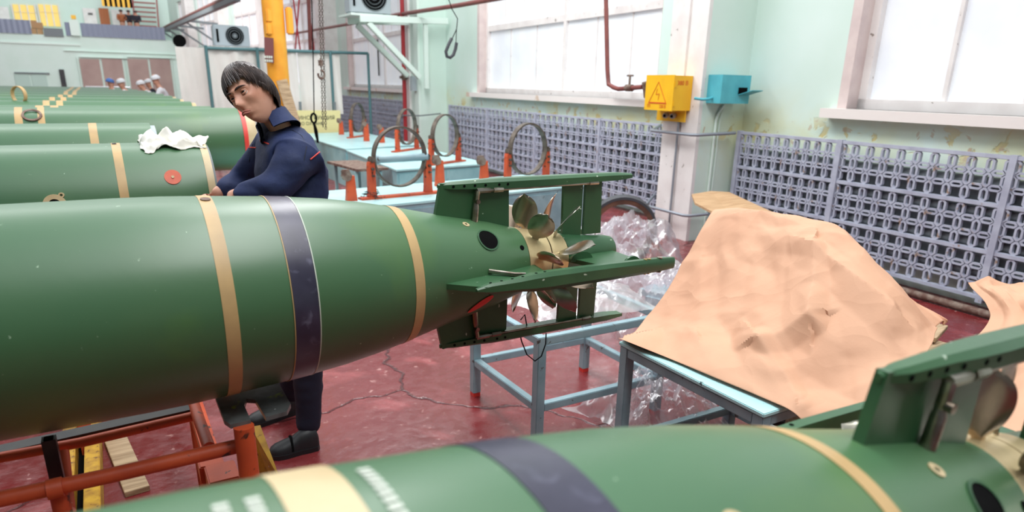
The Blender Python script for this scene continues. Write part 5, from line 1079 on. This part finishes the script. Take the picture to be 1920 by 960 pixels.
# red piping: short lines on the surface (ray cast onto the jacket)
from mathutils.bvhtree import BVHTree
bv = BVHTree.FromPolygons([Vector(v) for v in mb.v], mb.f)
def onjacket(x, y):
    d = Vector(tuple(ray(x, y))).normalized(); h = bv.ray_cast(Vector((0, 0, CAMH)), d); return np.array(h[0])-np.array(d)*.0 if h[0] else None
for nm_, (x0, y0, x1, y1) in (('a', (460, 276, 480, 277)), ('b', (488, 264, 504, 270)), ('c', (582, 299, 604, 281))):
    ps = [onjacket(x0+(x1-x0)*t, y0+(y1-y0)*t) for t in np.linspace(0, 1, 10)]; ps = [p for p in ps if p is not None]
    if len(ps) > 2: mb2 = MB().tube(ps, .0028, 6); obj('red_piping', mb2, M['red'], MN, 60, label='red piping')
for nm_, L2 in (('seam', [(548, 208), (548, 222), (550, 238), (556, 252)]), ('seam', [(528, 245), (548, 244), (566, 255), (575, 275), (570, 300), (560, 340)]), ('placket', [(478, 240), (474, 270), (468, 300), (466, 330)])):
    ps = [onjacket(*p) for p in L2]; ps = [p for p in ps if p is not None]
    if len(ps) > 2: obj('seam', MB().tube(ps, .0022, 6), M['navy_dark'], MN, 60)
# trousers
Tn = {'p': (P_(562, 505, YM), (.15, .14)), 'lh': (P_(572, 560, YM-.08), .105), 'lk': (P_(577, 690, YM-.03), .072), 'lc': (P_(578, 760, YM-.01), .064), 'la': (P_(578, 812, YM+.0), .058),
      'rh': (P_(558, 560, YM+.1), .10), 'rk': (P_(552, 660, YM+.28), .072), 'ra': (P_(542, 752, YM+.40), .06)}
mb = me_to_mb(skin_mesh(Tn, [('p', 'lh'), ('lh', 'lk'), ('lk', 'lc'), ('lc', 'la'), ('p', 'rh'), ('rh', 'rk'), ('rk', 'ra')], 3), MB())
for i, v in enumerate(mb.v):
    p = Vector(v); n_ = mnoise.noise(Vector((p.x*6, p.y*6, p.z*22)))*.007; mb.v[i] = (v[0]+n_, v[1]+n_*.5, v[2])
obj('trousers', mb, M['navy_dark'], MN, 80)
def shoe(heel, toe, name='shoe'):
    heel = np.array(heel, float); toe = np.array(toe, float); d = toe-heel; d[2] = 0; L_ = np.linalg.norm(d); d /= L_; s_ = V(-d[1], d[0], 0); mb = MB(); G = []
    wp = [(0, .018, .05), (.05, .033, .085), (.2, .037, .092), (.38, .036, .085), (.5, .040, .066), (.7, .047, .052), (.86, .044, .042), (.95, .032, .032), (1, .010, .018)]
    for t, w_, h_ in wp:
        c = heel+d*L_*t; row = []
        for k in range(13): a = pi*k/12; row.append(c+s_*w_*cos(a)*(1 if 0 < k < 12 else 1.0)+V(0, 0, .016+h_*sin(a)**.7 if 0 < k < 12 else .012)-V(0, 0, c[2]))
        G.append(row)
    mb.grid(G); sh = obj(name, mb, M['shoe'], MN, 60); mb = MB(); o_ = []
    for t, w_, h_ in wp: o_.append((t, w_+.004))
    lf = [heel*V(1, 1, 0)+d*L_*t+s_*w_ for t, w_ in o_]; rt_ = [heel*V(1, 1, 0)+d*L_*t-s_*w_ for t, w_ in o_]; pp = lf+rt_[::-1]; n_ = len(pp)
    mb.add([p for p in pp]+[p+V(0, 0, .022) for p in pp], [tuple(range(n_))[::-1], tuple(range(n_, 2*n_))]+[(i, (i+1) % n_, n_+(i+1) % n_, n_+i) for i in range(n_)]); sub('sole', mb, M['shoe'], sh, 40)
    a = heel*V(1, 1, 0)+d*L_*.56; mb = MB().tube([a+s_*.04*cos(q)+V(0, 0, .018+.064*sin(q)) for q in np.linspace(.15, pi-.15, 11)], .006, 6); sub('strap', mb, M['black'], sh, 60)
shoe(onz(598, 838, 0), onz(506, 858, 0)); ra_ = nk['ra'][0]; shoe((ra_[0]+.06, ra_[1]-.02, 0), (ra_[0]-.22, ra_[1]-.09, 0))
# distant people ------------------------------------------------------
def figure(pos, face, label, group, top, hat=None, hair_='dark_cloth', bend=0, h=1.72, legs='dark_cloth', hm='cloth_white'):
    x, y, z = pos; t = thing('person', pos, label, 'person', group); fx, fy = cos(face), sin(face); sx, sy = -fy, fx
    B = V(x, y, z); U = V(0, 0, 1); Fd = V(fx, fy, 0); S = V(sx, sy, 0); hip = B+U*.52*h; ch = hip+(U*cos(bend)+Fd*sin(bend))*.25*h; nk_ = hip+(U*cos(bend)+Fd*sin(bend))*.32*h; hd = nk_+(U*cos(bend*1.2)+Fd*sin(bend*1.2))*.078*h
    nd_ = {'hip': (hip, (.13, .1)), 'ch': (ch, (.15, .11)), 'nk': (nk_, .05), 'hd0': (nk_+(hd-nk_)*.5, .06), 'hd': (hd, .095)}
    e_ = [('hip', 'ch'), ('ch', 'nk'), ('nk', 'hd0'), ('hd0', 'hd')]
    for q, s_ in (('l', 1), ('r', -1)):
        nd_[q+'s'] = (ch+U*.05+S*s_*.17, .055); nd_[q+'e'] = (ch-U*.18+S*s_*.2+Fd*.12, .042); nd_[q+'w'] = (ch-U*.22+S*s_*.1+Fd*.32, .03); nd_[q+'k'] = (B+U*.28*h+S*s_*.1, .06); nd_[q+'a'] = (B+U*.05+S*s_*.1, .04); nd_[q+'t'] = (B+U*.03+S*s_*.1+Fd*.16, .035)
        e_ += [('ch', q+'s'), (q+'s', q+'e'), (q+'e', q+'w'), ('hip', q+'k'), (q+'k', q+'a'), (q+'a', q+'t')]
    mb = me_to_mb(skin_mesh(nd_, e_, 1), MB()); mb.rev([(-.09*cos(a), .075*sin(a)) for a in np.linspace(0, pi, 9)], 14, hd+U*.03, U, Fd); b_ = obj('body', mb, M['skin'], t, 60)
    tn = {k: (v[0], tuple(np.array(v[1])*1.22) if hasattr(v[1], '__len__') else v[1]*1.3) for k, v in nd_.items() if k in ('hip', 'ch', 'ls', 'le', 'rs', 're', 'lw', 'rw')}
    obj('jacket', me_to_mb(skin_mesh(tn, [e for e in e_ if e[0] in tn and e[1] in tn], 1), MB()), M[top], t, 60)
    tn = {k: (v[0], tuple(np.array(v[1])*1.1) if hasattr(v[1], '__len__') else v[1]*1.25) for k, v in nd_.items() if k in ('hip', 'lk', 'la', 'rk', 'ra')}
    obj('trousers', me_to_mb(skin_mesh(tn, [e for e in e_ if e[0] in tn and e[1] in tn], 1), MB()), M[legs], t, 60)
    mb = MB(); hu = hd+U*.03-Fd*.015; mb.rev([(.085*cos(a), .098*sin(a)) for a in np.linspace(0, 1.75, 8)], 16, hu, U+Fd*.2, Fd)
    if hat: mb.rev([(.03, .08), (.036, .1), (.03, .1)], 16, hu-U*.02, U, Fd); obj('cap', mb, M[hat], t, 60)
    else: obj('hair', mb, M[hair_], t, 60)
    return t
wk = [((208, 157), 20.5, 'cloth_white', 'cloth_blue', 0, 'worker in a blue cap behind the far torpedoes', .2), ((226, 158), 18.7, 'cloth_white', 'cloth_white', .3, 'worker in a white cap beside the worker in the blue cap', 3), ((263, 161), 18.9, 'cloth_white', 'cloth_white', .5, 'worker in a white cap bending over the torpedo end', 3),
      ((277, 157), 21.6, 'dark_cloth', 'cloth_white', .3, 'dark dressed worker in a white cap behind the bending workers', 3.2), ((291, 152), 17.3, 'cloth_white', 'cloth_white', .35, 'worker in a white shirt and peaked white cap, bending, rightmost of the workers', 3)]
for (px, py), y, tp, ht, bd, lb, fc in wk:
    q = ony(px, py, y); hz_ = q[2]+.05; h_ = 1.66; vert = .52*h_+cos(bd)*.32*h_+.078*h_*cos(bd*1.2); sc_ = (hz_-.03)/vert
    lean_ = sin(bd)*.32*h_*sc_+sin(bd*1.2)*.078*h_*sc_
    figure((q[0]-cos(fc)*lean_, y-sin(fc)*lean_, 0), fc, lb, 'workers in caps', tp, ht, bend=bd, h=h_*sc_)
for px, tp, lb in ((227, 'doorbrown', 'visitor in a brown top leaning on the gallery railing'), (241, 'dark_cloth', 'visitor in a dark jacket between the other two at the gallery railing'), (254, 'dark_cloth', 'visitor in dark clothes at the right, behind the gallery railing')):
    q = ony(px, 26, 45.6); figure((q[0], 45.6, zf), -pi/2, lb, 'visitors on the gallery', tp, None, h=max(1.5, (q[2]-zf)/.97))
# white worktop by the workers
a = ony(160, 164, 24); b = ony(245, 166, 24); wt = thing('white_table', ((a[0]+b[0])/2, 24.3, 0), 'white topped table in front of the far mauve doors', 'table'); mb = MB(); mb.box(((a[0]+b[0])/2, 24.3, a[2]), (b[0]-a[0], .8, .06)); obj('tabletop', mb, M['cloth_white'], wt)
for x_ in (a[0]+.1, b[0]-.1):
    for y_ in (24.0, 24.6): mb = MB(); mb.box((x_, y_, a[2]/2), (.05, .05, a[2])); obj('leg', mb, M['slate'], wt)
